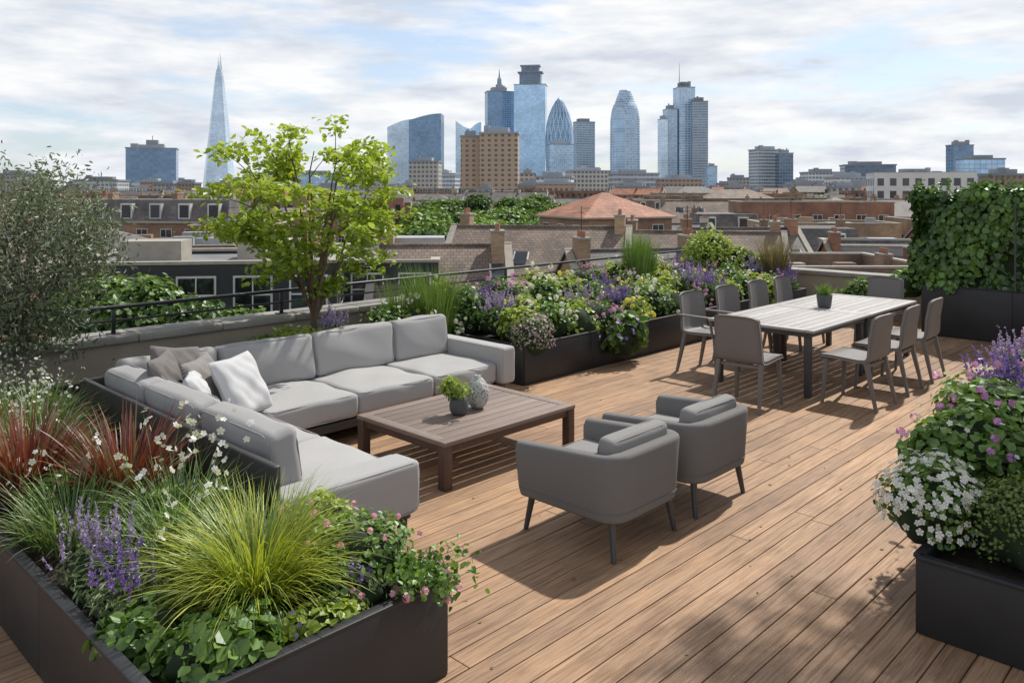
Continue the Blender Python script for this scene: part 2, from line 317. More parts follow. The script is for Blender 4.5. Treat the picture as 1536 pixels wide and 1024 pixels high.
def clump(n,c,rad,nl,zmin=None,tight=.48):
    c=np.array(c,float);rad=np.array(rad,float)
    dk=rsph(nl); dk[:,2]=np.abs(dk[:,2])*.9-.1
    ck=c+rad*dk*U(.3,.68,(nl,1)); i=rng.integers(0,nl,n); d=rsph(n)
    q=U(.7,1.05,(n,1)); p=ck[i]+rad*tight*d*q
    k=np.ones(n,bool) if zmin is None else p[:,2]>zmin
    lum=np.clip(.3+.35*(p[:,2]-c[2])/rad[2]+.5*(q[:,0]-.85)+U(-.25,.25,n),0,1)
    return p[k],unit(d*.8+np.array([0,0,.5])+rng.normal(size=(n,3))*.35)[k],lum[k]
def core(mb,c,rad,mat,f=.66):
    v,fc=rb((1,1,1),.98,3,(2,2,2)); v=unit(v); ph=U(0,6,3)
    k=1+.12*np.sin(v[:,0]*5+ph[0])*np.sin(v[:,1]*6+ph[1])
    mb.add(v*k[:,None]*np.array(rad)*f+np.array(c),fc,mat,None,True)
def outer(n,c,rad):
    d=rsph(n*3); d=d[d[:,2]>-.25][:n]; p=np.array(c)+np.array(rad)*d*U(.86,1.08,(len(d),1)); return p,unit(d+[0,0,.3])
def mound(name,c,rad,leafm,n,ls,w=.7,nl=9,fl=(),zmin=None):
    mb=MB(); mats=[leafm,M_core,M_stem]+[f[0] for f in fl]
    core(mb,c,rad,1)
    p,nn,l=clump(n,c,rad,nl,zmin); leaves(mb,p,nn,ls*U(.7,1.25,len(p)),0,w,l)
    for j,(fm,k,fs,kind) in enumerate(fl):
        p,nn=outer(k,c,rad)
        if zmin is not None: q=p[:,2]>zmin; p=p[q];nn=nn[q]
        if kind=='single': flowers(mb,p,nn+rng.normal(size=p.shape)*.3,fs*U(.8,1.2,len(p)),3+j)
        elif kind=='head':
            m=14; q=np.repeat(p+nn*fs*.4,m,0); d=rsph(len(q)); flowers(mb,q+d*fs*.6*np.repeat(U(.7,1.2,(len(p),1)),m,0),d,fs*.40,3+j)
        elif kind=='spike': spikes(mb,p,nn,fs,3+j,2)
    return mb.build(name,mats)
def spikes(mb,p,nn,h,fm,sm,fl=.016,per=26):
    n=len(p); az=np.arctan2(nn[:,1],nn[:,0])+U(-.6,.6,n); hh=h*U(.6,1.2,n)
    c=blades(mb,p,az,hh,.004,U(.02,.4,n),U(-.15,.35,n),sm,ret=True)
    t=U(.5,1.0,(n,per)); k=t*6; i0=np.clip(np.floor(k).astype(int),0,5); fr=(k-i0)[...,None]
    ii=np.arange(n)[:,None]; q=c[ii,i0]*(1-fr)+c[ii,i0+1]*fr
    q=q.reshape(-1,3); d=rsph(len(q)); d[:,2]=np.abs(d[:,2])*.6
    taper=(1.25-.6*(t.reshape(-1)-.5)*2)
    leaves(mb,q,d,fl*taper*U(.7,1.2,len(q)),fm,.8,tdir=d+rng.normal(size=d.shape)*.3)
def grass(name,c,n,ln,wd,mat,spread=.1,lean=(.05,.6),droop=(.3,1.3),mat2=None,fr=.6):
    mb=MB()
    for mi,k in ((0,n),) if mat2 is None else ((0,int(n*fr)),(1,int(n*(1-fr)))):
        a=U(0,2*math.pi,k); r=spread*np.sqrt(rng.random(k))
        base=np.stack([c[0]+r*np.cos(a),c[1]+r*np.sin(a),np.full(k,c[2])],-1)
        blades(mb,base,a+U(-.5,.5,k),ln*U(.5,1.12,k),wd*U(.7,1.2,k),U(*lean,k),U(*droop,k),mi,7)
    return mb.build(name,[mat]+([mat2] if mat2 else []))
def bez(a,b,c,k=6):
    t=np.linspace(0,1,k)[:,None]; return (1-t)**2*a+2*t*(1-t)*b+t*t*c
def tree(name,base,top,cc,cr,nl,nc,per,ls,w,crad,lm,bm,r0,flat=.45,zb=.5,up=.8):
    mb=MB(); base=np.array(base,float);top=np.array(top,float);cc=np.array(cc,float);cr=np.array(cr,float)
    tr=bez(base,(base+top)/2+np.array([.04,-.05,0]),top,8); tube(mb,tr,np.linspace(r0,r0*.6,8),8,1)
    S=[];
    for i in range(nl):
        a=2*math.pi*i/nl*2.4+U(-.3,.3); el=U(-.2,1.2); d=np.array([math.cos(a)*math.cos(el),math.sin(a)*math.cos(el),math.sin(el)])
        tg=cc+cr*d*U(.5,.75); s=tr[rng.integers(3,8)]; ctl=s*.4+tg*.6; ctl[2]=s[2]*.5+tg[2]*.5+U(-.1,.12)*cr[2]; ctl[:2]=s[:2]*.6+tg[:2]*.4
        b=bez(s,ctl,tg,9)+rng.normal(size=(9,3))*.012; b[0]=s; tube(mb,b,np.linspace(r0*.5,r0*.12,9),6,1); S.append(b[2:])
    S=np.concatenate(S); CC=[]
    for i in range(nc):
        d=rsph(1)[0]; q=cc+cr*d*U(.35,1.0)**.6
        q[2]=max(q[2],cc[2]-cr[2]*zb)
        dist=np.linalg.norm(S-q,axis=1)+np.where(S[:,2]>q[2],.25,0); s=S[dist.argmin()]
        mid=(s+q)/2+np.array([0,0,.06])+rng.normal(size=3)*.03; b=bez(s,mid,q,5); tube(mb,b,np.linspace(r0*.13,r0*.04,5),4,1,cap=False)
        CC.append(q); CC.append(b[2+rng.integers(0,2)])
    CC=np.array(CC); P=np.repeat(CC,per,0); P=P+rng.normal(size=P.shape)*np.array([1,1,flat])*crad
    nn=rng.normal(size=P.shape)*.55; nn[:,2]+=up
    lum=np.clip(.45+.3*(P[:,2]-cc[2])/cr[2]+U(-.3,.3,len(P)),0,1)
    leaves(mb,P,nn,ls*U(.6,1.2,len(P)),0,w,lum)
    return mb.build(name,[lm,bm])
# ------------------------------------------------------------------ terrace structure
mb=MB(); y=-3.5
while y<8.35:
    x=-2-U(0,5)
    while x<15:
        l=U(4.2,6.2); 
        if x+l>-2.1: rbox(mb,max(x,-2.2),min(x+l-.004,15.0),y,y+.138,-.03,0,.004,0,1,rng.random(),False)
        x+=l
    y+=.1445
mb.build("timber_deck",[M_deck])
mb=MB(); n=70; p=np.stack([U(2.7,9,n),U(1.6,6.0,n),np.full(n,.004)],-1); leaves(mb,p,np.array([0,0,1.])+rng.normal(size=(n,3))*.15,U(.015,.035,n),0,.6); mb.build("fallen_leaves",[M_bblade])
mb=MB(); box(mb,-3,15.4,-5,8.9,-14,-.065); mb.build("apartment_building",[brickmat("brick_own",(.28,.2,.13))])
mb=MB()
box(mb,-3,15.1,8.5,8.78,-.06,.76,0)
x=-3.
while x<15.2: rbox(mb,x,x+.896,8.43,8.86,.762,.84,.012,1); x+=.9
mb.build("parapet_wall",[M_stone,M_coping])
mb=MB(); box(mb,15.0,15.3,-5,8.42,-.06,.70,0)
y=-5
while y<8.4: rbox(mb,14.95,15.36,y,y+.896,.702,.78,.012,1); y+=.9
mb.build("parapet_wall",[M_stone,M_coping])
mb=MB(); rbox(mb,-3,15.2,8.60,8.66,1.09,1.125,.01,0); tube(mb,[(-3,8.63,.97),(15.2,8.63,.97)],.012,8,0)
x=-2.6
while x<15.2: rbox(mb,x,x+.04,8.615,8.645,.835,1.095,.004,0); rbox(mb,x-.04,x+.08,8.58,8.68,.838,.85,.003,0); x+=1.9
mb.build("terrace_railing",[M_rail])
# planters
def planter(name,path,h,soil,closed=True,th=.03):
    mb=MB(); n=len(path)
    for i in range(n if closed else n-1):
        a=np.array(path[i]);b=np.array(path[(i+1)%n]); d=b-a; Ln=np.linalg.norm(d); k=max(1,round(Ln/1.25)); d/=Ln
        for j in range(k):
            p=a+d*(Ln*j/k+.002); q=a+d*(Ln*(j+1)/k-.002)
            x0,x1=sorted((p[0],q[0]));y0,y1=sorted((p[1],q[1]))
            if abs(d[0])>.5: y0-=th/2;y1+=th/2
            else: x0-=th/2;x1+=th/2
            rbox(mb,x0,x1,y0,y1,.004,h,.005,0)
            if abs(d[0])>.5: rbox(mb,x0,x1,y0-.012,y1+.012,h+.001,h+.022,.004,0)
            else: rbox(mb,x0-.012,x1+.012,y0,y1,h+.001,h+.022,.004,0)
    for s in soil: box(mb,*s,.01,h-.05,1)
    return mb.build(name,[M_planter,M_soil])
planter("corner_planter",[(1.22,2.90),(2.56,2.90),(2.56,4.02),(2.28,4.02),(2.28,8.35),(1.22,8.35)],.44,[(1.24,2.54,2.92,4.0),(1.24,2.26,3.99,8.3)])
planter("planter_box",[(4.5,1.40),(9.6,1.40),(9.6,-.2),(4.5,-.2)],.385,[(4.52,9.58,-.18,1.38)])
planter("rear_planter",[(6.95,6.5),(14.6,6.5),(14.6,8.38),(6.95,8.38)],.46,[(6.97,14.58,6.52,8.36)])
planter("rear_planter",[(2.5,7.55),(6.9,7.55),(6.9,8.38),(2.5,8.38)],.42,[(2.52,6.88,7.57,8.36)])
planter("hedge_planter",[(13.85,4.25),(14.75,4.25),(14.75,-4.5),(13.85,-4.5)],.78,[(13.87,14.73,-4.48,4.23)])
# ------------------------------------------------------------------ sofa
mb=MB()
rbox(mb,2.44,3.40,4.2,7.2,.13,.21,.01,2); rbox(mb,2.48,6.32,6.18,7.2,.132,.212,.01,2)
rbox(mb,2.37,2.42,4.16,7.30,.13,.73,.012,2); rbox(mb,2.425,6.36,7.25,7.30,.13,.72,.012,2)
for (x,y) in [(3.34,4.22),(2.5,4.24),(3.30,6.2),(6.28,6.2),(6.28,7.18),(4.8,6.2),(2.5,7.15),(4.8,7.18)]: rbox(mb,x-.025,x+.025,y-.025,y+.025,.002,.14,.004,2)
cushion(mb,(2.935,4.27,.350),(1.0,.25,.34),.035,0,puff=(0,.008,.006),wr=.002)
cushion(mb,(6.28,6.64,.41),(.20,1.1,.39),.035,0,puff=(.008,0,.006),wr=.002)
for y0,y1 in ((4.40,5.28),(5.29,6.12)): cushion(mb,(2.96,(y0+y1)/2,.335),(.96,y1-y0,.21),.045,0,puff=(0,0,.022))
for x0,x1 in ((2.48,3.44),(3.45,4.37),(4.38,5.28),(5.29,6.175)): cushion(mb,((x0+x1)/2,6.67,.335),(x1-x0,1.04,.21),.045,0,puff=(0,0,.022))
for y0,y1 in ((4.40,5.35),(5.36,6.25),(6.26,7.05)): cushion(mb,(2.60,(y0+y1)/2,.635),(.21,y1-y0,.42),.055,1,(0,math.radians(-8),0),(.03,0,.01),.005)
for x0,x1 in ((2.62,3.44),(3.45,4.44),(4.45,5.43),(5.44,6.2)): cushion(mb,((x0+x1)/2,7.09,.645),(x1-x0,.22,.44),.055,1,(math.radians(-8),0,0),(0,.03,.01),.005)
pillow(mb,(3.32,6.34,.66),.54,.17,3,(math.radians(62),0,math.radians(28)))
pillow(mb,(3.06,6.46,.68),.50,.15,5,(math.radians(68),0,math.radians(42)))
pillow(mb,(2.90,6.22,.66),.44,.15,3,(math.radians(66),0,math.radians(62)))
pillow(mb,(2.98,6.82,.74),.48,.15,4,(math.radians(70),math.radians(10),math.radians(12)))
pillow(mb,(2.80,6.56,.73),.50,.15,4,(math.radians(70),0,math.radians(50)))
mb.build("corner_sofa",[M_fab,M_fab2,M_frame,M_pilw,M_pild,M_pilp])
# ------------------------------------------------------------------ coffee table
mb=MB(); x0,x1,y0,y1,z=4.08,5.64,4.64,5.78,.375
for a,b in ((y0,y0+.1),(y1-.1,y1)): rbox(mb,x0,x1,a,b,z-.035,z,.004,0)
for a,b in ((x0,x0+.1),(x1-.1,x1)): rbox(mb,a,b,y0+.103,y1-.103,z-.035,z,.004,0)
k=8; w=(y1-y0-.206)/k
for i in range(k): rbox(mb,x0+.103,x1-.103,y0+.103+i*w+.004,y0+.103+(i+1)*w-.004,z-.033,z-.003,.003,0)
rbox(mb,x0+.02,x1-.02,y0+.02,y0+.045,z-.095,z-.037,.003,1); rbox(mb,x0+.02,x1-.02,y1-.045,y1-.02,z-.095,z-.037,.003,1)
rbox(mb,x0+.02,x0+.045,y0+.047,y1-.047,z-.095,z-.037,.003,1); rbox(mb,x1-.045,x1-.02,y0+.047,y1-.047,z-.095,z-.037,.003,1)
for a in (x0+.005,x1-.085):
    for b in (y0+.005,y1-.085): rbox(mb,a,a+.08,b,b+.08,.002,z-.036,.005,1)
mb.build("coffee_table",[M_ctable,M_ctleg])
mb=MB(); lathe(mb,(4.70,5.16,.376),[(.0,0),(.055,0),(.078,.03),(.083,.08),(.075,.13),(.066,.155),(.058,.155),(.055,.12),(0,.12)],28,0)
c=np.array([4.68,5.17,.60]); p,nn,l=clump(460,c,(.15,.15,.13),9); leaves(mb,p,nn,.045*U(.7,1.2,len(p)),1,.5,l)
n=60;blades(mb,np.tile([4.70,5.16,.50],(n,1)),U(0,6.3,n),U(.1,.24,n),.004,U(.1,.9,n),U(.2,.8,n),1)
mb.build("potted_plant",[M_pot,M_lime])
m,nt,pr=newmat("vase_mottled_ceramic"); tc=N(nt,'ShaderNodeTexCoord'); vo=N(nt,'ShaderNodeTexVoronoi'); vo.inputs['Scale'].default_value=42; L(nt,tc.outputs['Object'],vo.inputs['Vector'])
L(nt,ramp(nt,vo.outputs[0],[(.15,(.12,.12,.12)),(.5,(.46,.46,.44))]),pr.inputs['Base Color']); pr.inputs['Roughness'].default_value=.6
bp=N(nt,'ShaderNodeBump'); bp.inputs['Strength'].default_value=.6; bp.inputs['Distance'].default_value=.008; L(nt,vo.outputs[0],bp.inputs['Height']); L(nt,bp.outputs[0],pr.inputs['Normal'])
mb=MB(); lathe(mb,(4.95,5.19,.376),[(0,0),(.045,0),(.08,.04),(.105,.10),(.105,.15),(.085,.21),(.045,.26),(.025,.272),(.027,.288),(.018,.288),(.015,.25),(0,.24)],32,0); mb.build("ceramic_vase",[m])
# ------------------------------------------------------------------ armchairs
def armchair(cx,cy,w=.84,d=.88):
    mb=MB(); hw,hd=w/2-.05,d/2-.05; R=.12
    pts=[(-hw,hd)]; pts+=[(-hw,y) for y in np.linspace(hd-.1,-hd+R,5)]
    pts+=[(-hw+R-R*math.cos(a),-hd+R-R*math.sin(a)) for a in np.linspace(0,math.pi/2,7)[1:]]
    pts+=[(x,-hd) for x in np.linspace(-hw+R,hw-R,5)[1:]]
    pts+=[(hw-R+R*math.sin(a),-hd+R-R*math.cos(a)) for a in np.linspace(0,math.pi/2,7)[1:]]
    pts+=[(hw,y) for y in np.linspace(-hd+R,hd-.1,5)[1:]]+[(hw,hd)]
    P=np.array(pts); T=unit(np.gradient(P,axis=0)); Nn=np.stack([T[:,1],-T[:,0]],-1)
    kk=len(P); cs=[]
    for q in range(4):
        for a in np.linspace(0,math.pi/2,5): 
            ang=a+q*math.pi/2; sx=1 if q in(0,3) else -1; sz=1 if q in(0,1) else -1
            cs.append((sx*(.05-.03)+.03*math.cos(ang),sz,.03*math.sin(ang)))
    V=[]
    for i in range(kk):
        yv=P[i,1]; zt=.665-.06*np.clip((yv+hd)/(2*hd),0,1); zb=.235
        for o,sz,dz in cs:
            z=(zt-.03 if sz>0 else zb+.03)+dz
            t=(z-zb)/(zt-zb); f=.93+.07*t
            q=P[i]+Nn[i]*o; V.append((q[0]*f,q[1]*(.95+.05*t),z))
    m=len(cs); idx=np.arange(kk*m).reshape(kk,m); nx=np.roll(idx,-1,1)
    f=np.stack([idx[:-1],nx[:-1],nx[1:],idx[1:]],-1).reshape(-1,4)
    V=np.array(V); mb.add(V,f,0,.5,True)
    for i in (0,kk-1):
        ring=V[i*m:(i+1)*m]; ce=ring.mean(0); r2=ce+(ring-ce)*.80+np.array([0,.02,0]); cen=ce+np.array([0,.024,0])
        vv=np.concatenate([ring,r2,[cen]]); a=np.arange(m); b=np.roll(a,-1)
        mb.add(vv,np.stack([a,b,b+m,a+m],-1),0,.5,True); mb.add(vv,np.stack([a+m,b+m,np.full(m,2*m)],-1),0,.5,True)
    for zz in (.30,):
        tube(mb,[(P[i][0]*.941+Nn[i][0]*.050,P[i][1]*.958+Nn[i][1]*.050,zz) for i in range(kk)],.0035,5,0,.1,cap=False)
    cushion(mb,(0,.0,.29),(w-.16,d-.10,.12),.05,0,puff=(0,0,.01),wr=.001)
    cushion(mb,(0,.05,.415),(w-.20,d-.20,.13),.05,1,puff=(0,0,.02),wr=.003)
    cushion(mb,(0,-hd+.125,.58),(w-.20,.12,.32),.04,1,(math.radians(7),0,0),(0,.018,.0),.003)
    for sx in (-1,1):
        for sy in (-1,1):
            tube(mb,[(sx*(hw-.065),sy*(hd-.06),.27),(sx*(hw-.03),sy*(hd-.02),.003)],[.026,.017],8,2)
    return mb.build("armchair",[M_chairfab,M_chaircush,M_leg],(cx,cy,0))
armchair(4.37,3.38); armchair(5.32,3.38)
# ------------------------------------------------------------------ dining table
mb=MB()
for X0,X1 in ((8.65,10.33),(10.34,12.02)):
    Y0,Y1,z=3.76,5.06,.76
    rbox(mb,X0,X1,Y0,Y0+.11,z-.03,z,.004,0); rbox(mb,X0,X1,Y1-.11,Y1,z-.03,z,.004,0)
    rbox(mb,X0,X0+.11,Y0+.113,Y1-.113,z-.03,z,.004,0); rbox(mb,X1-.11,X1,Y0+.113,Y1-.113,z-.03,z,.004,0)
    k=9;w=(Y1-Y0-.226)/k
    for i in range(k): rbox(mb,X0+.113,X1-.113,Y0+.113+i*w+.003,Y0+.113+(i+1)*w-.003,z-.028,z-.002,.003,0)
    rbox(mb,X0+.05,X1-.05,Y0+.06,Y0+.10,z-.09,z-.032,.003,1); rbox(mb,X0+.05,X1-.05,Y1-.10,Y1-.06,z-.09,z-.032,.003,1)
    rbox(mb,X0+.05,X0+.09,Y0+.102,Y1-.102,z-.09,z-.032,.003,1); rbox(mb,X1-.09,X1-.05,Y0+.102,Y1-.102,z-.09,z-.032,.003,1)
    for a in (X0+.06,X1-.13):
        for b in (Y0+.07,Y1-.14): rbox(mb,a,a+.07,b,b+.07,.002,z-.091,.005,1)
mb.build("dining_table",[M_dtable,M_leg])
mb=MB(); lathe(mb,(10.5,4.42,.761),[(0,0),(.075,0),(.085,.02),(.10,.15),(.10,.17),(.088,.17),(.08,.12),(0,.12)],24,0)
n=160;blades(mb,np.array([10.5,4.42,.87])+rng.normal(size=(n,3))*[.03,.03,.01],U(0,6.3,n),U(.14,.26,n),.012,U(.05,.7,n),U(.1,.7,n),1); mb.build("potted_plant",[M_pot,M_gblade])
def dchair(cx,cy,rz,arms=False):
    mb=MB(); prof=[(.25,.435),(.24,.452),(.12,.452),(0,.445),(-.12,.44),(-.19,.447),(-.225,.47),(-.245,.51),(-.262,.58),(-.28,.68),(-.297,.78),(-.31,.86),(-.313,.90)]
    prof=np.array(prof); T=unit(np.gradient(prof,axis=0)); nn=np.stack([T[:,1],-T[:,0]],-1)
    k=len(prof); xs=np.linspace(-1,1,9)
    def surf(off):
        V=np.zeros((k,9,3))
        for i in range(k):
            hw=.245 if prof[i,1]<.5 else .245-.02*(prof[i,1]-.5)/.4
            p=prof[i]+nn[i]*off
            back=np.clip((prof[i,1]-.46)/.2,0,1)
            V[i,:,0]=xs*hw; V[i,:,1]=p[0]+back*.035*xs**2; V[i,:,2]=p[1]-(1-back)*.006*(1-xs**2)-(.03*xs**4 if i==k-1 else 0)
        return V
    A=surf(.0);B=surf(.032); n=k*9
    idx=np.arange(n).reshape(k,9); q=np.stack([idx[:-1,:-1],idx[1:,:-1],idx[1:,1:],idx[:-1,1:]],-1).reshape(-1,4)
    f=[q[:,::-1],q+n]
    loop=np.concatenate([idx[0,:],idx[1:,8],idx[-1,::-1][1:],idx[::-1,0][1:-1]]); l2=np.roll(loop,-1)
    f.append(np.stack([loop,l2,l2+n,loop+n],-1))
    mb.add(np.concatenate([A.reshape(-1,3),B.reshape(-1,3)]),np.concatenate(f),0,.5,True)
    for sx in (-1,1):
        tube(mb,[(sx*.215,.20,.44),(sx*.235,.235,.003)],[.028,.018],4,0,.5); tube(mb,[(sx*.215,-.19,.45),(sx*.235,-.29,.003)],[.030,.018],4,0,.5)
        if arms:
            tube(mb,[(sx*.26,.20,.445),(sx*.275,.17,.645)],[.016,.014],6,0,.5); rbox(mb,sx*.27-.025,sx*.27+.025,-.27,.21,.645,.668,.01,0)
    rbox(mb,-.21,.21,.17,.20,.40,.432,.004,0);rbox(mb,-.21,.21,-.2,-.17,.40,.43,.004,0)
    mb.build("dining_chair",[M_dchair],(cx,cy,0),rz,1.10)
dchair(8.02,4.20,math.radians(-90+3))
for x,a in ((9.15,True),(10.05,False),(10.95,False),(11.75,False)): dchair(x,5.32,math.pi+math.radians(U(-4,4)),a)
for x in (8.9,9.8,10.65): dchair(x,3.40,math.radians(U(-3,3)))
dchair(12.4,4.4,math.radians(90))
# ------------------------------------------------------------------ planting: left corner planter
Z=.40
grass("sedge_grass",(1.86,3.42,Z),1700,.58,.007,M_sedge,.13,(.05,.8),(.6,1.9),M_gblade,.8)
grass("burgundy_grass",(1.90,5.05,Z),460,.60,.015,M_red,.12,(.05,.75),(.1,.9),M_bblade,.8)
grass("burgundy_grass",(1.5,5.6,Z),420,.62,.015,M_red,.12,(.05,.75),(.1,.9),M_bblade,.8)
grass("burgundy_grass",(1.5,6.7,Z),250,.5,.014,M_red,.12,(.05,.7),(.1,.9),M_bblade,.7)
for c,n,l in (((1.95,4.45,Z),500,.42),((1.5,4.75,Z),500,.42),((1.75,3.95,Z),450,.42),((1.75,6.1,Z),500,.45),((1.9,6.8,Z),500,.5),((1.6,7.3,Z),500,.5),((2.15,3.75,Z),260,.40)): grass("green_meadow_grass",c,n,l,.008,M_gblade,.2,(.05,.8),(.4,1.5),M_sage)
def gaura(name,c,n,h,sp=.2,fs=.022,k0=5,mult=2):
    mb=MB(); a=U(0,6.28,n); r=sp*np.sqrt(rng.random(n)); b=np.stack([c[0]+r*np.cos(a),c[1]+r*np.sin(a),np.full(n,c[2])],-1)
    cc=blades(mb,b,U(0,6.3,n),h*U(.6,1.1,n),.005,U(.05,.45,n),U(-.1,.6,n),1,ret=True)
    q=cc[:,k0:,:].reshape(-1,3); q=np.repeat(q,mult,0)+rng.normal(size=(len(q)*mult,3))*.016
    d=rsph(len(q)); flowers(mb,q,d,fs*U(.6,1.2,len(q)),0)
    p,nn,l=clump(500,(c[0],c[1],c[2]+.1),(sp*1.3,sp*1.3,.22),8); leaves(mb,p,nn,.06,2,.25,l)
    mb.build(name,[M_white,M_stem,M_green])
gaura("white_gaura",(2.0,4.5,Z),18,.66,.22,.022); gaura("white_gaura",(1.75,4.15,Z),10,.5,.2,.022); gaura("white_gaura",(1.6,6.7,Z),60,.55,.45,.014,4); gaura("white_gaura",(1.9,7.5,Z),60,.6,.4,.014,4); gaura("white_gaura",(1.55,5.1,Z),7,.5,.2,.020)
def spikeplant(name,c,rad,n,h,fm,lm=None,fl=.016,zmin=None,nleaf=700):
    mb=MB(); lm=lm or M_sage
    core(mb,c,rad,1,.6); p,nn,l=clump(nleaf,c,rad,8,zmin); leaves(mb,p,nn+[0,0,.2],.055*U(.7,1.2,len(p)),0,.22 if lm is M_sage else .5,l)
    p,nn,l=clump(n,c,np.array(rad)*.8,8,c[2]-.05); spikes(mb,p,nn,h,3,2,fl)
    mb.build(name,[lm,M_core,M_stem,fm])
spikeplant("lavender_plant",(1.46,4.15,.46),(.26,.32,.18),60,.24,M_lil,fl=.014)
spikeplant("lavender_plant",(1.42,3.75,.46),(.18,.25,.15),42,.20,M_purp,fl=.014)
spikeplant("lavender_plant",(2.22,3.06,.46),(.12,.12,.10),16,.16,M_purp,nleaf=250,fl=.013)
mound("groundcover_plant",(1.55,3.12,.44),(.32,.22,.16),M_green,1800,.058,.85,16,zmin=.33)
mound("groundcover_plant",(1.95,3.05,.42),(.25,.16,.12),M_lime,900,.045,.8,10,zmin=.35,fl=[(M_purp,14,.012,'single')])
mound("groundcover_plant",(1.42,3.5,.42),(.2,.3,.13),M_green,1000,.055,.85,10,zmin=.35)
mound("groundcover_plant",(2.25,3.72,.42),(.3,.28,.2),M_green,1200,.045,.5,10,zmin=.35)
mound("pink_geranium",(2.30,3.28,.52),(.30,.34,.25),M_green,2800,.034,.8,18,fl=[(M_pink,24,.022,'head')],zmin=.40)
mound("pink_geranium",(2.35,3.65,.50),(.22,.24,.26),M_lime,1100,.034,.7,12,fl=[(M_pink,10,.020,'head')],zmin=.40)
mb=MB(); n=30; b=np.stack([U(2.3,2.55,n),U(2.86,3.2,n),np.full(n,.5)],-1)
cc=blades(mb,b,U(-2.2,-.3,n),U(.14,.32,n),.005,U(.9,1.3,n),U(.8,1.7,n),1,ret=True); q=np.repeat(cc[:,2:].reshape(-1,3),4,0); q=q+rng.normal(size=q.shape)*.018; leaves(mb,q,rsph(len(q))+[0,0,.6],.032,0,.8)
q=np.repeat(cc[:9,-1],14,0); d=rsph(len(q)); flowers(mb,q+d*.016,d,.012,2); mb.build("trailing_geranium",[M_green,M_stem,M_pink])
# ------------------------------------------------------------------ right planter
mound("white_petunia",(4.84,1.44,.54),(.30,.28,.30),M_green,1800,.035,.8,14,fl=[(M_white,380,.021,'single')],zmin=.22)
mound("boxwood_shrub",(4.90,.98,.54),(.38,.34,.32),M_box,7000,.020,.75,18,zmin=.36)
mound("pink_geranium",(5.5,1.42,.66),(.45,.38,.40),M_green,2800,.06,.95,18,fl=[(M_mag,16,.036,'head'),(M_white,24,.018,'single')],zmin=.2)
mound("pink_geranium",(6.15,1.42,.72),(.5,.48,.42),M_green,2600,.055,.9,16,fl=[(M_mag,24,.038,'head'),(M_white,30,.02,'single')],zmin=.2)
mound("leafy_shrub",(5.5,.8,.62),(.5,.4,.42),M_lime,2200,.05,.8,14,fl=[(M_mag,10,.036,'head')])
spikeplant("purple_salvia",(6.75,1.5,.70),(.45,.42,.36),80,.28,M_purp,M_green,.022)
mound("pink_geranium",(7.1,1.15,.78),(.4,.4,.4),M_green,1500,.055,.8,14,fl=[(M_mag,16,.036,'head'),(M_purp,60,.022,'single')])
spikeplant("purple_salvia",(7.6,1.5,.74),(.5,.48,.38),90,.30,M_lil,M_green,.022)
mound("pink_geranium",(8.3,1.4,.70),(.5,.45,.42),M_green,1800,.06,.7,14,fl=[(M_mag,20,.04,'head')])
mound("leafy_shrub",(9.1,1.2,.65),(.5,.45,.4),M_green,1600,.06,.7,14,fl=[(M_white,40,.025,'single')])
# ------------------------------------------------------------------ rear planter
def rearmix(X0,X1,Y0,Y1,st,zc):
    kinds=['lime','white','purple','green','mag','lime','yellow','lil','white','sage','mag','lime','salvia','white','green','yellow','lime','mag','white','lil']
    i=0; x=X0
    while x<X1:
        y=Y0
        while y<Y1:
            k=kinds[(i*7)%20]; i+=1; cx,cy=x+U(-.12,.12),y+U(-.08,.08); back=(y-Y0)/max(Y1-Y0,.1)
            r=U(.28,.42); cz=zc+.05+.15*back+U(-.07,.08); rz=U(.26,.40)+.07*back
            rad=(r,r,rz)
            if k=='lime': mound("lime_shrub",(cx,cy,cz),rad,M_lime,1000,.065,.7,12,fl=[(M_white,14,.02,'single')])
            elif k=='green': mound("leafy_shrub",(cx,cy,cz),rad,M_green,1000,.06,.6,12,fl=[(M_white,40,.022,'single')])
            elif k=='white': mound("white_hydrangea",(cx,cy,cz),rad,M_green if i%2 else M_lime,800,.06,.8,12,fl=[(M_white,15,.052,'head')])
            elif k=='mag': mound("pink_verbena",(cx,cy,cz),rad,M_sage if i%2 else M_green,1000,.045,.5,12,fl=[(M_mag,20,.036,'head')])
            elif k=='yellow': mound("yellow_flower_shrub",(cx,cy,cz),rad,M_lime,900,.06,.6,12,fl=[(M_yel,11,.045,'head')])
            elif k=='sage': mound("sage_shrub",(cx,cy,cz),rad,M_sage,1400,.04,.35,14,fl=[(M_mag,70,.016,'single')])
            elif k=='salvia' : spikeplant("purple_salvia",(cx,cy,cz-.03),rad,50,.32,M_purp,M_green,.024)
            else: spikeplant("lavender_plant",(cx,cy,cz-.03),rad,50,.28,M_lil if k=='lil' else M_purp,M_green,.024)
            y+=.5
        x+=.5
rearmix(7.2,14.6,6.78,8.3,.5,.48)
rearmix(4.9,7.0,7.85,8.3,.5,.48)
mound("leafy_shrub",(4.4,8.0,.5),(.3,.25,.3),M_green,700,.06)
mound("heather_plant",(7.15,6.55,.52),(.28,.26,.32),M_sage,1500,.03,.4,14,fl=[(M_heath,420,.014,'single')],zmin=.22)
mound("hanging_hosta",(8.75,6.38,.34),(.38,.28,.36),M_green,420,.14,.85,12,fl=[(M_purp,60,.025,'single')],zmin=.02)
mound("yellow_flower_shrub",(9.25,6.5,.62),(.2,.2,.2),M_lime,400,.05,.6,8,fl=[(M_yel,16,.05,'head')])
grass("ornamental_grass",(6.66,7.8,.42),900,.95,.009,M_gblade,.24,(.0,.3),(.05,.5))
grass("ornamental_grass",(6.3,8.0,.42),400,.8,.009,M_gblade,.15,(.0,.25),(.05,.5))
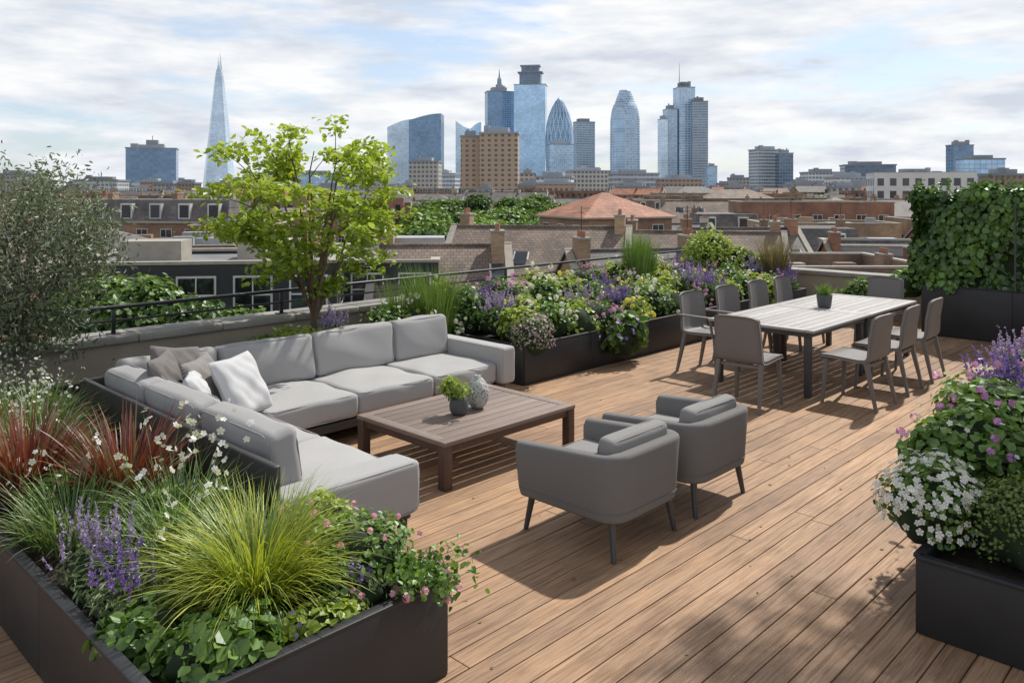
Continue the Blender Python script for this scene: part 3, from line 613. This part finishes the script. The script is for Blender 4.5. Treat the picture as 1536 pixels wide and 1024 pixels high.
grass("ornamental_grass",(11.4,8.05,.5),900,1.02,.012,M_gblade,.17,(.0,.15),(.0,.2))
grass("ornamental_grass",(11.75,8.1,.5),500,.95,.012,M_gblade,.15,(.0,.15),(.0,.2))
grass("brown_feather_grass",(14.4,7.0,.5),900,.95,.010,M_bblade,.2,(.0,.3),(.05,.5))
mound("lime_shrub",(13.9,8.1,1.0),(.8,.45,.70),M_lime,3400,.075,.6,22)
mound("lime_shrub",(14.4,7.7,.85),(.5,.45,.5),M_lime,1600,.075,.6,14)
mound("ivy_clump",(14.2,4.55,.72),(.45,.35,.30),M_green,900,.09,.9,12,zmin=.3)
mound("ivy_clump",(14.3,5.4,.35),(.3,.5,.45),M_green,900,.08,.9,12,zmin=.01)
# hedge
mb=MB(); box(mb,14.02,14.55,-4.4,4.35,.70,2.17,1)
def hp(n,face):
    if face==0: p=np.stack([13.98+rng.normal(size=n)*.05,U(-4.4,4.45,n),U(.72,2.29,n)],-1); nn=np.tile([-1.,0,.35],(n,1))
    elif face==1: p=np.stack([U(13.95,14.62,n),4.42+rng.normal(size=n)*.05,U(.72,2.29,n)],-1); nn=np.tile([0,1.,.35],(n,1))
    elif face==2: p=np.stack([U(13.95,14.62,n),U(-4.4,4.45,n),2.25+rng.normal(size=n)*.05],-1); nn=np.tile([0,0,1.],(n,1))
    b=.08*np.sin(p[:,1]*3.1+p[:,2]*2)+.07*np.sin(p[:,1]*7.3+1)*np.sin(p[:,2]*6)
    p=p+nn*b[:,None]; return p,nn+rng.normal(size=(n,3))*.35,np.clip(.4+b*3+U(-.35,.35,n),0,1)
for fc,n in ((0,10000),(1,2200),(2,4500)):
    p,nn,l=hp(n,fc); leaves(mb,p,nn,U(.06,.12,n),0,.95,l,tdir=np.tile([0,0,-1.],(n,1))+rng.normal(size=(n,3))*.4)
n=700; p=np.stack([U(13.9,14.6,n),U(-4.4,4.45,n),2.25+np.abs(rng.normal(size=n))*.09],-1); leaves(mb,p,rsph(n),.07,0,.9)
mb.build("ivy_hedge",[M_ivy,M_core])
mb=MB(); tube(mb,[(13.80,2.95,.80),(13.80,2.95,2.1)],.014,8,0); mb.build("metal_post",[M_leg])
# trees
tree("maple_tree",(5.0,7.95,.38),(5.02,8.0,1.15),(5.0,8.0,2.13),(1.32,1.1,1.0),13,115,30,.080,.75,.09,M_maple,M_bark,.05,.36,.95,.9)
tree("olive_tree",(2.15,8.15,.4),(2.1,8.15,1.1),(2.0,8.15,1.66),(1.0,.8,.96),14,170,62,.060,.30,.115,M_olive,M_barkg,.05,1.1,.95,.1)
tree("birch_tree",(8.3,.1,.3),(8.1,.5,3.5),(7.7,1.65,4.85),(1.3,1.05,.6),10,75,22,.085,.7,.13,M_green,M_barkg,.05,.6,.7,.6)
# ------------------------------------------------------------------ city
M_bg=pmat("city_ground",(.10,.10,.095),.9,.4,.02)
mb=MB(); mb.add([(-9000,-9000,-14.02),(9000,-9000,-14.02),(9000,9000,-14.02),(-9000,9000,-14.02)],[(0,1,2,3)]); mb.build("ground",[M_bg])
BR=[brickmat("brick_red",(.37,.175,.115)),brickmat("brick_yellow_stock",(.40,.285,.18)),brickmat("brick_brown",(.30,.18,.125)),pmat("render_cream",(.55,.52,.46),.85,.2,.5,orand=.3),pmat("render_grey",(.30,.30,.30),.85,.2,.5,orand=.5),pmat("cladding_dark",(.035,.036,.04),.7,.2,.5),pmat("render_white",(.72,.71,.69),.85,.12,.3)]
M_slate=rooftile("roof_slate",(.13,.127,.13)); M_tileb=rooftile("roof_tile_brown",(.18,.145,.122)); M_orange=rooftile("roof_tile_orange",(.30,.14,.09))
M_flat=pmat("roof_felt",(.22,.22,.22),.9,.35,.4,orand=.6); M_trim=pmat("trim_white",(.6,.6,.58),.7,.1,3); M_trims=pmat("trim_stone",(.36,.33,.28),.8,.2,3)
M_win=pmat("window_glass",(.035,.042,.05),.08,.3,2,rv=1.2,spec=.8); M_lead=pmat("roof_unit_metal",(.35,.36,.37),.5,.2,2)
M_potc=pmat("chimney_pot",(.34,.17,.11),.8,.2,5)
def quad(mb,p,mat): mb.add(p,[(0,1,2,3)],mat)
def house(name,R,F,w,d,zt,rot=0,roof='flat',wm=0,rm=None,detail=2,fl=4,winw=1.1,winh=1.6,wsp=2.4,fh=3.0,chim=True,par=None,wtop=.75):
    mb=MB(); hw,hd=w/2,d/2; box(mb,-hw,hw,-hd,hd,-14,zt,0)
    def wins(length,place):
        n=max(1,int(length/wsp)); sp=length/n
        for i in range(n):
            for k in range(fl):
                cx=-length/2+sp*(i+.5); z1=zt-wtop-k*fh; z0=z1-winh
                def q(a,b,c,e,off,mat): quad(mb,[place(a,c,off),place(b,c,off),place(b,e,off),place(a,e,off)],mat)
                if detail>1: q(cx-winw/2-.08,cx+winw/2+.08,z0-.12,z1+.08,.03,2)
                q(cx-winw/2,cx+winw/2,z0,z1,.05,3)
                if detail>1: q(cx-winw/2,cx+winw/2,(z0+z1)/2-.03,(z0+z1)/2+.03,.065,2); q(cx-.025,cx+.025,z0,z1,.07,2)
    wins(w,lambda a,z,o:(a,-hd-o,z)); wins(d,lambda a,z,o:(-hw-o,-a,z)); wins(d,lambda a,z,o:(hw+o,a,z))
    if roof=='flat':
        t=.3; h=par or U(.4,.9)
        for b in ((-hw,hw,-hd-.005,-hd+t),(-hw,hw,hd-t,hd+.005),(-hw-.005,-hw+t,-hd+t,hd-t),(hw-t,hw+.005,-hd+t,hd-t)): box(mb,*b,zt-.01,zt+h,0)
        for b in ((-hw-.06,hw+.06,-hd-.06,-hd+t+.04),(-hw-.06,hw+.06,hd-t-.04,hd+.06),(-hw-.06,-hw+t+.04,-hd+t+.045,hd-t-.045),(hw-t-.04,hw+.06,-hd+t+.045,hd-t-.045)): box(mb,*b,zt+h+.003,zt+h+.12,6)
        box(mb,-hw+t,hw-t,-hd+t,hd-t,zt-.005,zt+.08,1)
        for i in range(rng.integers(2,5)):
            a,b=U(-hw*.7,hw*.7),U(-hd*.5,hd*.5); s=U(.4,1.4); box(mb,a-s,a+s,b-s*.7,b+s*.7,zt+.08,zt+.1+U(.5,1.4),rng.choice([4,0,6]))
    elif roof=='mansard':
        h=2.3; i=1.0
        v=[(-hw,-hd,zt),(hw,-hd,zt),(hw,hd,zt),(-hw,hd,zt),(-hw+.3,-hd+i,zt+h),(hw-.3,-hd+i,zt+h),(hw-.3,hd-i,zt+h),(-hw+.3,hd-i,zt+h)]
        mb.add(v,BF,1); n=max(1,int(w/3)); box(mb,-hw-.1,hw+.1,-hd-.25,-hd-.003,zt-.1,zt+.12,6)
        for j in range(n):
            cx=-hw+w/n*(j+.5); box(mb,cx-.65,cx+.65,-hd+.15,-hd+1.2,zt+.3,zt+1.9,2); quad(mb,[(cx-.5,-hd+.14,zt+.45),(cx+.5,-hd+.14,zt+.45),(cx+.5,-hd+.14,zt+1.75),(cx-.5,-hd+.14,zt+1.75)],3)
    elif roof=='hip':
        h=min(w,d)*.24; e=.35
        v=[(-hw-e,-hd-e,zt),(hw+e,-hd-e,zt),(hw+e,hd+e,zt),(-hw-e,hd+e,zt),(-max(hw-hd,.2),0,zt+h),(max(hw-hd,.2),0,zt+h)]
        mb.add(v,[(0,1,5,4),(2,3,4,5)],1); mb.add(v,[(1,2,5),(3,0,4)],1); box(mb,-hw-e,hw+e,-hd-e,hd+e,zt-.15,zt-.003,6)
    else:
        h=d*.34; e=.35
        for s in (1,-1):
            v=[(-hw-.15,s*(hd+e),zt-.15),(hw+.15,s*(hd+e),zt-.15),(hw+.15,0,zt+h),(-hw-.15,0,zt+h)]
            mb.add(v,[(0,1,2,3) if s<0 else (3,2,1,0)],1)
        for s in (1,-1): mb.add([(s*hw,-hd,zt),(s*hw,hd,zt),(s*hw,0,zt+h-.1)],[(0,1,2) if s>0 else (2,1,0)],0)
        box(mb,-hw-.15,hw+.15,-.12,.12,zt+h-.05,zt+h+.06,1)
        for s in (-1,1):
            for q in (-1,1):
                mb.add([(s*hw+o,q*y_,z_) for (y_,z_) in ((hd+e,zt-.05),(0,zt+h+.12)) for o in (-.18,.18)]+[(s*hw+o,q*y_,z_-.2) for (y_,z_) in ((hd+e,zt-.05),(0,zt+h+.12)) for o in (-.18,.18)],[(0,1,3,2),(0,2,6,4),(1,5,7,3)],6)
        if detail>1:
            for i in range(max(2,int(w/3.5))):
                cx=U(-hw*.85,hw*.85); t0=U(.45,.6); t1=t0+.16
                y0,y1=-(hd)*(1-t0),-(hd)*(1-t1); z0,z1=zt+h*t0+.06,zt+h*t1+.06
                quad(mb,[(cx-.42,y0-.03,z0-.05),(cx+.42,y0-.03,z0-.05),(cx+.42,y1+.05,z1+.02),(cx-.42,y1+.05,z1+.02)],2); quad(mb,[(cx-.34,y0,z0+.04),(cx+.34,y0,z0+.04),(cx+.34,y1,z1+.04),(cx-.34,y1,z1+.04)],3)
    if chim and (roof in('gable','mansard') or (roof=='flat' and U(0,1)<.4)):
        hh=zt+(d*.34 if roof=='gable' else 2.3 if roof=='mansard' else .5)
        n=max(1,int(w/8))
        for i in range(n+1):
            cx=-hw+.5+i*(w-1)/n; cy=U(-.1,.1)*d; box(mb,cx-.28,cx+.28,cy-.6,cy+.6,zt-.5,hh+.6,0); box(mb,cx-.32,cx+.32,cy-.64,cy+.64,hh+.603,hh+.70,6)
            for j in (-.42,-.14,.14,.42): tube(mb,[(cx,cy+j,hh+.70),(cx,cy+j,hh+1.0)],[.10,.08],6,5)
            if U(0,1)<.4: tube(mb,[(cx,cy,hh+.7),(cx,cy,hh+2.2)],.022,4,3); tube(mb,[(cx-.45,cy,hh+2.1),(cx+.45,cy,hh+2.1)],.016,4,3); tube(mb,[(cx,cy-.4,hh+1.9),(cx,cy+.4,hh+1.9)],.016,4,3)
    X,Y=W(R,F)
    return mb.build(name,[BR[wm],rm or M_slate,M_trim,M_win,M_lead,M_potc,M_trims],(X,Y,0),PHI-math.pi/2+rot)
rows=[(48,392,425),(60,372,400),(74,354,380),(90,338,360),(108,324,346),(130,314,332),(158,306,322),(192,300,313),(235,295,307),(290,290,301),(360,286,296),(450,282,292)]
for F,ya,yb in rows:
    R=-.72*F
    while R<.74*F:
        w=U(8,18)*(1 if F<200 else 1.6); px=768+1215*(R+w/2)/F; hwp=1215*w/2/F
        y=U(ya,yb); zt=2.3-(y-285)/1215*F
        def hit(a,b): return px+hwp>a and px-hwp<b
        skip=(hit(605,860) and 66<F<170) or (hit(590,980) and F<66) or (hit(150,500) and F<55) or (hit(850,985) and F<85)
        if not skip:
            rf=['flat','gable','mansard','flat','gable','hip'][rng.integers(0,6)]; d=U(8,12)
            if rf=='gable': zt-=d*.2
            if rf=='mansard': zt-=1.5
            house("brick_house" ,R+w/2,F+U(-2,2),w-.3,d,zt,math.radians(U(-14,14)),rf,[0,1,2,1,2,0,3,2,0][rng.integers(0,9)],[M_slate,M_tileb,M_slate,M_slate,M_orange][rng.integers(0,5)] if rf!='flat' else M_flat,2 if F<170 else 1,4)
        R+=w+ (U(0,3) if U(0,1)<.7 else U(4,10))
# specific nearby roofs
house("slate_roof_house",-3.2,37,6,10,-3.6,math.radians(4),'gable',1,M_tileb)
house("slate_roof_house",1.6,46,10,11,-3.5,math.radians(-10),'gable',1,M_tileb)
house("slate_roof_house",6.2,41,7,10,-4.1,math.radians(12),'gable',1,M_slate)
house("slate_roof_house",-8,54,9,10,-4.8,math.radians(4),'gable',2,M_slate)
house("slate_roof_house",12.2,52,10,11,-4.1,math.radians(-14),'gable',2,M_tileb)
house("brick_house",8.6,76,9,9,-.1,math.radians(24),'hip',2,M_orange)
house("modern_block",-12.0,33,10,7,-.62,math.radians(8),'flat',5,M_flat,2,4,1.25,1.25,1.7,2.6,chim=False,par=.2,wtop=.3)
house("modern_block",-6.4,38,6,7,-1.0,math.radians(4),'flat',5,M_flat,2,4,1.25,1.25,1.7,2.6,chim=False,par=.2,wtop=.3)
house("brick_house",-36,88,16,10,-1.0,math.radians(-8),'mansard',2,M_slate); house("brick_house",-28,84,8,9,-2.,math.radians(4),'flat',0,M_flat)
house("brick_house",40,110,19,11,-.2,math.radians(-6),'flat',0,M_flat); house("modern_block",29.5,62,10,9,-2.4,math.radians(-12),'flat',4,M_flat)
house("white_apartment_block",113,225,25,16,6.2,math.radians(-16),'flat',6,M_flat,1,5,1.6,2.0,3.0,3.4,chim=False)
# canopy
def canopy(name,L_,ls=.5,per=900):
    mb=MB()
    for (R,F,z,r) in L_:
        X,Y=W(R,F); core(mb,(X,Y,z-r*.75),(r,r,r*.8),1,.62); tube(mb,[(X,Y,-14),(X,Y,z-r)],[.3,.2],6,1)
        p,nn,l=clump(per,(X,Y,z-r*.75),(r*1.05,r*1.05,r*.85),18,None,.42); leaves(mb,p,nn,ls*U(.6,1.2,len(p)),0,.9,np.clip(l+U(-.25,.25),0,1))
    mb.build(name,[M_dirtk,M_core])
T=[]
for i in range(34):
    F=72+ (i/33)*78; t=(F-72)/78; px=U(612,850); T.append(((px-768)/1215*F,F,2.3-(325-30*t+U(-9,9)-285)/1215*F,U(2.4,4.2)))
canopy("park_trees",T,.5,1500)
T=[]
for i in range(60):
    F=U(110,420); px=U(0,1536); T.append(((px-768)/1215*F,F,2.3-2.6*U(.6,1.4),U(3,5.5)))
canopy("distant_trees",T,1.0,550)
canopy("street_trees",[(-10.8,24.5,-.35,1.9),(-8.7,25,-1.2,1.8),(-13,26,-.2,1.8),(1.5,66,-2.0,2.6),(-12,62,-1.6,2.8),(-15,64,-1.9,2.8),(22,70,-1.6,3.0)],.22,3200)
# distant office blocks
FM=[facade("facade_stone",(.14,.17,.21),(.52,.48,.42),3.4,3.2,.45,.4,.1,.3),facade("facade_white",(.19,.23,.28),(.70,.70,.69),3.4,3.,.5,.25,.1,.3),facade("facade_brickoffice",(.12,.13,.15),(.40,.28,.21),3.2,2.8,.5,.45,.1,.3),facade("facade_darkglass",(.15,.21,.29),(.24,.29,.35),3.6,3,.25,.12,.4,.2),facade("facade_blueglass",(.38,.54,.70),(.44,.54,.64),3.8,3,.2,.12,.5,.15),facade("facade_greyband",(.22,.27,.32),(.54,.56,.58),3.6,3,.45,.1,.3,.3)]
def P2(px,F): return (px-768)/1215*F
M_roofd=pmat("roof_plant_grey",(.32,.345,.38),.7,.2,.05,orand=.4)
def block(name,pa,pb,yt,F,mat,rot=0,dep=None,zb=-14,extra=None):
    R=(P2(pa,F)+P2(pb,F))/2; w=P2(pb,F)-P2(pa,F); zt=2.3+(285-yt)/1215*F; a=abs(math.radians(rot)); dep=dep or w*.6
    ww=w/(math.cos(a)+math.sin(a)*dep/w)
    dep*=ww/w
    mb=MB(); box(mb,-ww/2,ww/2,-dep/2,dep/2,zb,zt,0); k=ww*.012+.2
    box(mb,-ww/2-k,ww/2+k,-dep/2-k,dep/2+k,zt+.01,zt+1.2,1)
    h=(zt-zb)*.03+1.5; box(mb,-ww*.3,ww*.25,-dep*.3,dep*.3,zt+1.2,zt+1.2+h,1)
    for j in range(3): a,b,s=U(-.35,.35)*ww,U(-.3,.3)*dep,ww*U(.03,.08); box(mb,a-s,a+s,b-s,b+s,zt+1.2,zt+1.2+h*U(.5,1.6),1)
    if extra: extra(mb,ww,dep,zt,F)
    X,Y=W(R,F); mb.build(name,[mat,M_roofd,FM[3],M_trim],(X,Y,0),PHI-math.pi/2+math.radians(rot))
for i in range(130):
    F=U(420,1300); px=U(-20,1560); w=U(14,60)
    block("office_block",px-w/2,px+w/2,U(268,288) if F>600 else U(276,290),F,FM[[0,1,2,5,0,2,2][rng.integers(0,7)]],U(-30,30))
for pa,pb,y,F,m in ((615,662,244,620,0),(780,805,262,560,0),(803,862,267,500,1),(850,915,258,640,0),(915,985,262,600,5),(985,1050,270,560,2),(1060,1075,250,1100,4),(1205,1258,260,700,1),(1262,1340,249,760,3),(640,690,262,700,5),(1090,1125,268,800,0),(355,420,268,700,3),(420,520,262,800,4),(268,300,276,600,2),(1340,1400,262,500,5),(1475,1536,264,420,2),(1240,1300,268,480,1),(0,60,262,700,0),(120,185,272,600,1)): block("office_block",pa,pb,y,F,FM[m],U(-15,15))
# towers
G1=facade("tower_blue_glass",(.40,.60,.82),(.48,.62,.74),4,4.5,.14,.10,.6,.12,.25); G2=facade("tower_navy_glass",(.19,.31,.47),(.29,.38,.49),4,4.5,.22,.14,.5,.18,.3); G3=facade("tower_pale_glass",(.58,.72,.86),(.68,.76,.84),4,5,.2,.10,.45,.2,.2)  # distance haze is put into these pale, bluish tower base colours
G4=facade("tower_banded",(.22,.31,.42),(.58,.63,.68),4.2,6,.45,.06,.3,.3,.3); G5=facade("tower_grid",(.33,.50,.68),(.62,.70,.77),4,5,.30,.22,.45,.2,.3); G6=facade("tower_brown",(.16,.15,.15),(.50,.38,.27),3.1,4.2,.5,.55,.1,.4,.3); GD=facade("tower_diagonal",(.20,.33,.49),(.56,.68,.77),4,38,.12,.16,.5,.15,.3,True)
block("office_tower",190,268,224,900,G2,18,extra=lambda mb,w,d,zt,F:(box(mb,-w*.12,w*.12,-d*.2,d*.2,zt+1,zt+10,1),tube(mb,[(0,0,zt+9),(0,0,zt+15)],.4,5,1)))
def fr(name,F,px,sec,mat,n=4,rot=.4,extra=None):
    mb=MB(); prof=[(P2(768+r,F),2.3+(285-y)/1215*F) for y,r in sec]; prof[0]=(prof[0][0],-14)
    lathe(mb,(0,0,0),prof,n,0); 
    for i in range(len(mb.F)): mb.F[i]=(mb.F[i][0],mb.F[i][1],n>12)
    if extra: extra(mb,F)
    X,Y=W(P2(px,F),F); mb.build(name,[mat,M_roofd],(X,Y,0),PHI-math.pi/2+rot)
def sp(mb,F):
    k=F/1215
    for a,zt,r in ((.3,210,3.0),(3.4,204,3.0),(1.9,196,3.4)):
        c,s=math.cos(a),math.sin(a); r0=4.6*k; z0=2.3+165*k
        mb.add([(c*r0+s*3*k,s*r0-c*3*k,z0),(c*r0-s*3*k,s*r0+c*3*k,z0),(c*1.0*k,s*1.0*k,2.3+zt*k),(c*2.2*k,s*2.2*k,z0-10*k)],[(0,1,2),(0,2,3),(1,3,2)],0)
fr("glass_spire_tower",1600,329,[(285,24),(276,23.6),(115,6.2),(105,4.4)],G3,8,.15,sp)
def curv(name,pa,pb,ya,yb,F,mat,rot):
    w=P2(pb,F)-P2(pa,F); mb=MB(); k=10; d=w*.7
    for i in range(k):
        t=i/k; t2=(i+1)/k; z1=2.3+(285-(ya+(yb-ya)*math.sin(t*1.57)))/1215*F; z2=2.3+(285-(ya+(yb-ya)*math.sin(t2*1.57)))/1215*F; x1=-w/2+w*t; x2=-w/2+w*t2
        f=[(0,1,5,4),(2,3,7,6),(4,5,6,7)]+([(3,0,4,7)] if i==0 else [])+([(1,2,6,5)] if i==k-1 else [])
        mb.add([(x1,-d/2,-14),(x2,-d/2,-14),(x2,d/2,-14),(x1,d/2,-14),(x1,-d/2,z1),(x2,-d/2,z2),(x2,d/2,z2),(x1,d/2,z1)],f,0)
    X,Y=W(P2((pa+pb)/2,F),F); mb.build(name,[mat],(X,Y,0),PHI-math.pi/2+rot)
curv("curved_roof_tower",583,622,192,180,1420,G3,.0); curv("curved_roof_tower",616,664,182,172,1380,G2,-.05)
curv("curved_roof_tower",684,708,182,194,1500,G3,.0); curv("curved_roof_tower",704,722,196,184,1510,G1,.0)
block("office_tower",727,771,139,1500,G2,12)
fr("spired_tower",1750,749,[(285,10),(140,10),(138,8),(128,7.5),(127,5),(118,4),(117,2),(104,.3)],G4,4,.78)
block("office_tower",771,821,129,1450,G1,-8,extra=lambda mb,w,d,zt,F:(box(mb,-w*.34,w*.34,-d*.34,d*.34,zt+1.3,zt+22,2),box(mb,-w*.4,w*.4,-d*.38,d*.38,zt+22,zt+24,1),box(mb,-w*.28,w*.28,-d*.3,d*.3,zt+24,zt+34,2),box(mb,-w*.32,w*.32,-d*.33,d*.33,zt+34,zt+36,1)))
fr("oval_glass_tower",1400,839,[(285,19),(262,19.5),(235,21),(210,21.5),(190,20),(175,16.5),(162,11.5),(153,6.5),(148,2.5),(146.5,.2)],GD,48,0)
block("office_block",820,860,218,1250,FM[4],10)
block("office_tower",860,892,184,1500,G4,15)
fr("rounded_top_tower",1300,937.5,[(285,21.5),(268,22),(235,22.5),(180,22),(166,20),(158,17.5),(157,16),(148,13),(138,9),(136,8.5),(135.5,0)],G5,32,.2)
block("stepped_tower",1012,1040,133,1350,G5,8,dep=35,extra=lambda mb,w,d,zt,F:(box(mb,-w*.3,w*.3,-d*.3,d*.3,zt+1,zt+10,1),tube(mb,[(-w*.3,0,zt),(-w*.3,0,zt+42)],[.9,.25],5,1)))
block("stepped_tower",1036,1061,154,1330,G4,-5,dep=30); block("stepped_tower",996,1014,165,1345,G5,8,dep=30); block("stepped_tower",988,1000,180,1335,G3,8,dep=25)
block("office_tower",1125,1172,226,900,FM[5],14); block("office_tower",1165,1188,231,880,FM[3],5)
block("office_tower",1423,1456,219,900,G2,5); block("office_block",1440,1500,240,700,G1,-8)
block("brown_tower_block",692,722,207,520,G6,0,dep=14); block("brown_tower_block",720,779,202,515,G6,-4,dep=16)
# ------------------------------------------------------------------ light, world, camera
EL=math.radians(51); AZ=math.radians(5)
D=Vector((math.cos(EL)*math.cos(AZ),math.cos(EL)*math.sin(AZ),math.sin(EL)))
sl=bpy.data.lights.new("sun","SUN"); sl.energy=4.7; sl.angle=math.radians(1.3); sl.color=(1,.955,.88)
so=bpy.data.objects.new("sun",sl); so.rotation_euler=D.to_track_quat('Z','Y').to_euler(); so.location=(10,0,20); bpy.context.scene.collection.objects.link(so)
w=bpy.data.worlds.new("World"); bpy.context.scene.world=w; w.use_nodes=True; nt=w.node_tree; bg=nt.nodes['Background']
sky=N(nt,'ShaderNodeTexSky',sky_type='NISHITA'); sky.sun_disc=False; sky.sun_elevation=EL; sky.sun_rotation=math.pi/2-AZ; sky.air_density=1.0; sky.dust_density=1.0
tc=N(nt,'ShaderNodeTexCoord'); spx=N(nt,'ShaderNodeSeparateXYZ'); L(nt,tc.outputs['Generated'],spx.inputs[0])
zz=math_(nt,'ADD',math_(nt,'MAXIMUM',spx.outputs[2],0.0),.30)
cb=N(nt,'ShaderNodeCombineXYZ'); L(nt,math_(nt,'DIVIDE',spx.outputs[0],zz),cb.inputs[0]); L(nt,math_(nt,'DIVIDE',spx.outputs[1],zz),cb.inputs[1]); L(nt,math_(nt,'MULTIPLY',spx.outputs[2],8.5),cb.inputs[2])
n1=N(nt,'ShaderNodeTexNoise'); n1.inputs['Scale'].default_value=2.1; n1.inputs['Detail'].default_value=12; n1.inputs['Roughness'].default_value=.54; n1.inputs['Distortion'].default_value=.15; L(nt,cb.outputs[0],n1.inputs['Vector'])
n2=N(nt,'ShaderNodeTexNoise'); n2.inputs['Scale'].default_value=3.2; n2.inputs['Detail'].default_value=10; n2.inputs['Roughness'].default_value=.55; L(nt,cb.outputs[0],n2.inputs['Vector'])
mask=ramp(nt,n1.outputs[0],[(.35,(0,0,0)),(.50,(1,1,1))])
ccol=ramp(nt,n2.outputs[0],[(.34,(5.2,5.6,6.3)),(.47,(6.5,6.75,7.15)),(.60,(7.7,7.75,7.8))])
hi=ramp(nt,spx.outputs[2],[(.28,(1,1,1)),(.75,(.46,.48,.52))])
ccol=mixc(nt,1.0,ccol,hi,'MULTIPLY')
skc=mixc(nt,1.0,sky.outputs[0],(1.0,1.05,1.15),'MULTIPLY')
skc=mixc(nt,.45,skc,mixc(nt,1.0,(5.6,6.4,7.3),hi,'MULTIPLY'))
L(nt,mixc(nt,mask,skc,ccol),bg.inputs[0]); bg.inputs[1].default_value=.128
cam=bpy.data.cameras.new("camera"); co=bpy.data.objects.new("camera",cam); bpy.context.scene.collection.objects.link(co)
co.location=(0,0,2.3); co.rotation_euler=(math.pi/2,0,PHI-math.pi/2); cam.sensor_width=36; cam.lens=36*1215/1536; cam.shift_y=-227/1536; cam.clip_start=.05; cam.clip_end=20000
sc=bpy.context.scene; sc.camera=co; sc.view_settings.view_transform='Standard'; sc.view_settings.look='None'; sc.view_settings.exposure=0
print("verts",sum(len(o.data.vertices) for o in bpy.data.objects if o.type=='MESH'))
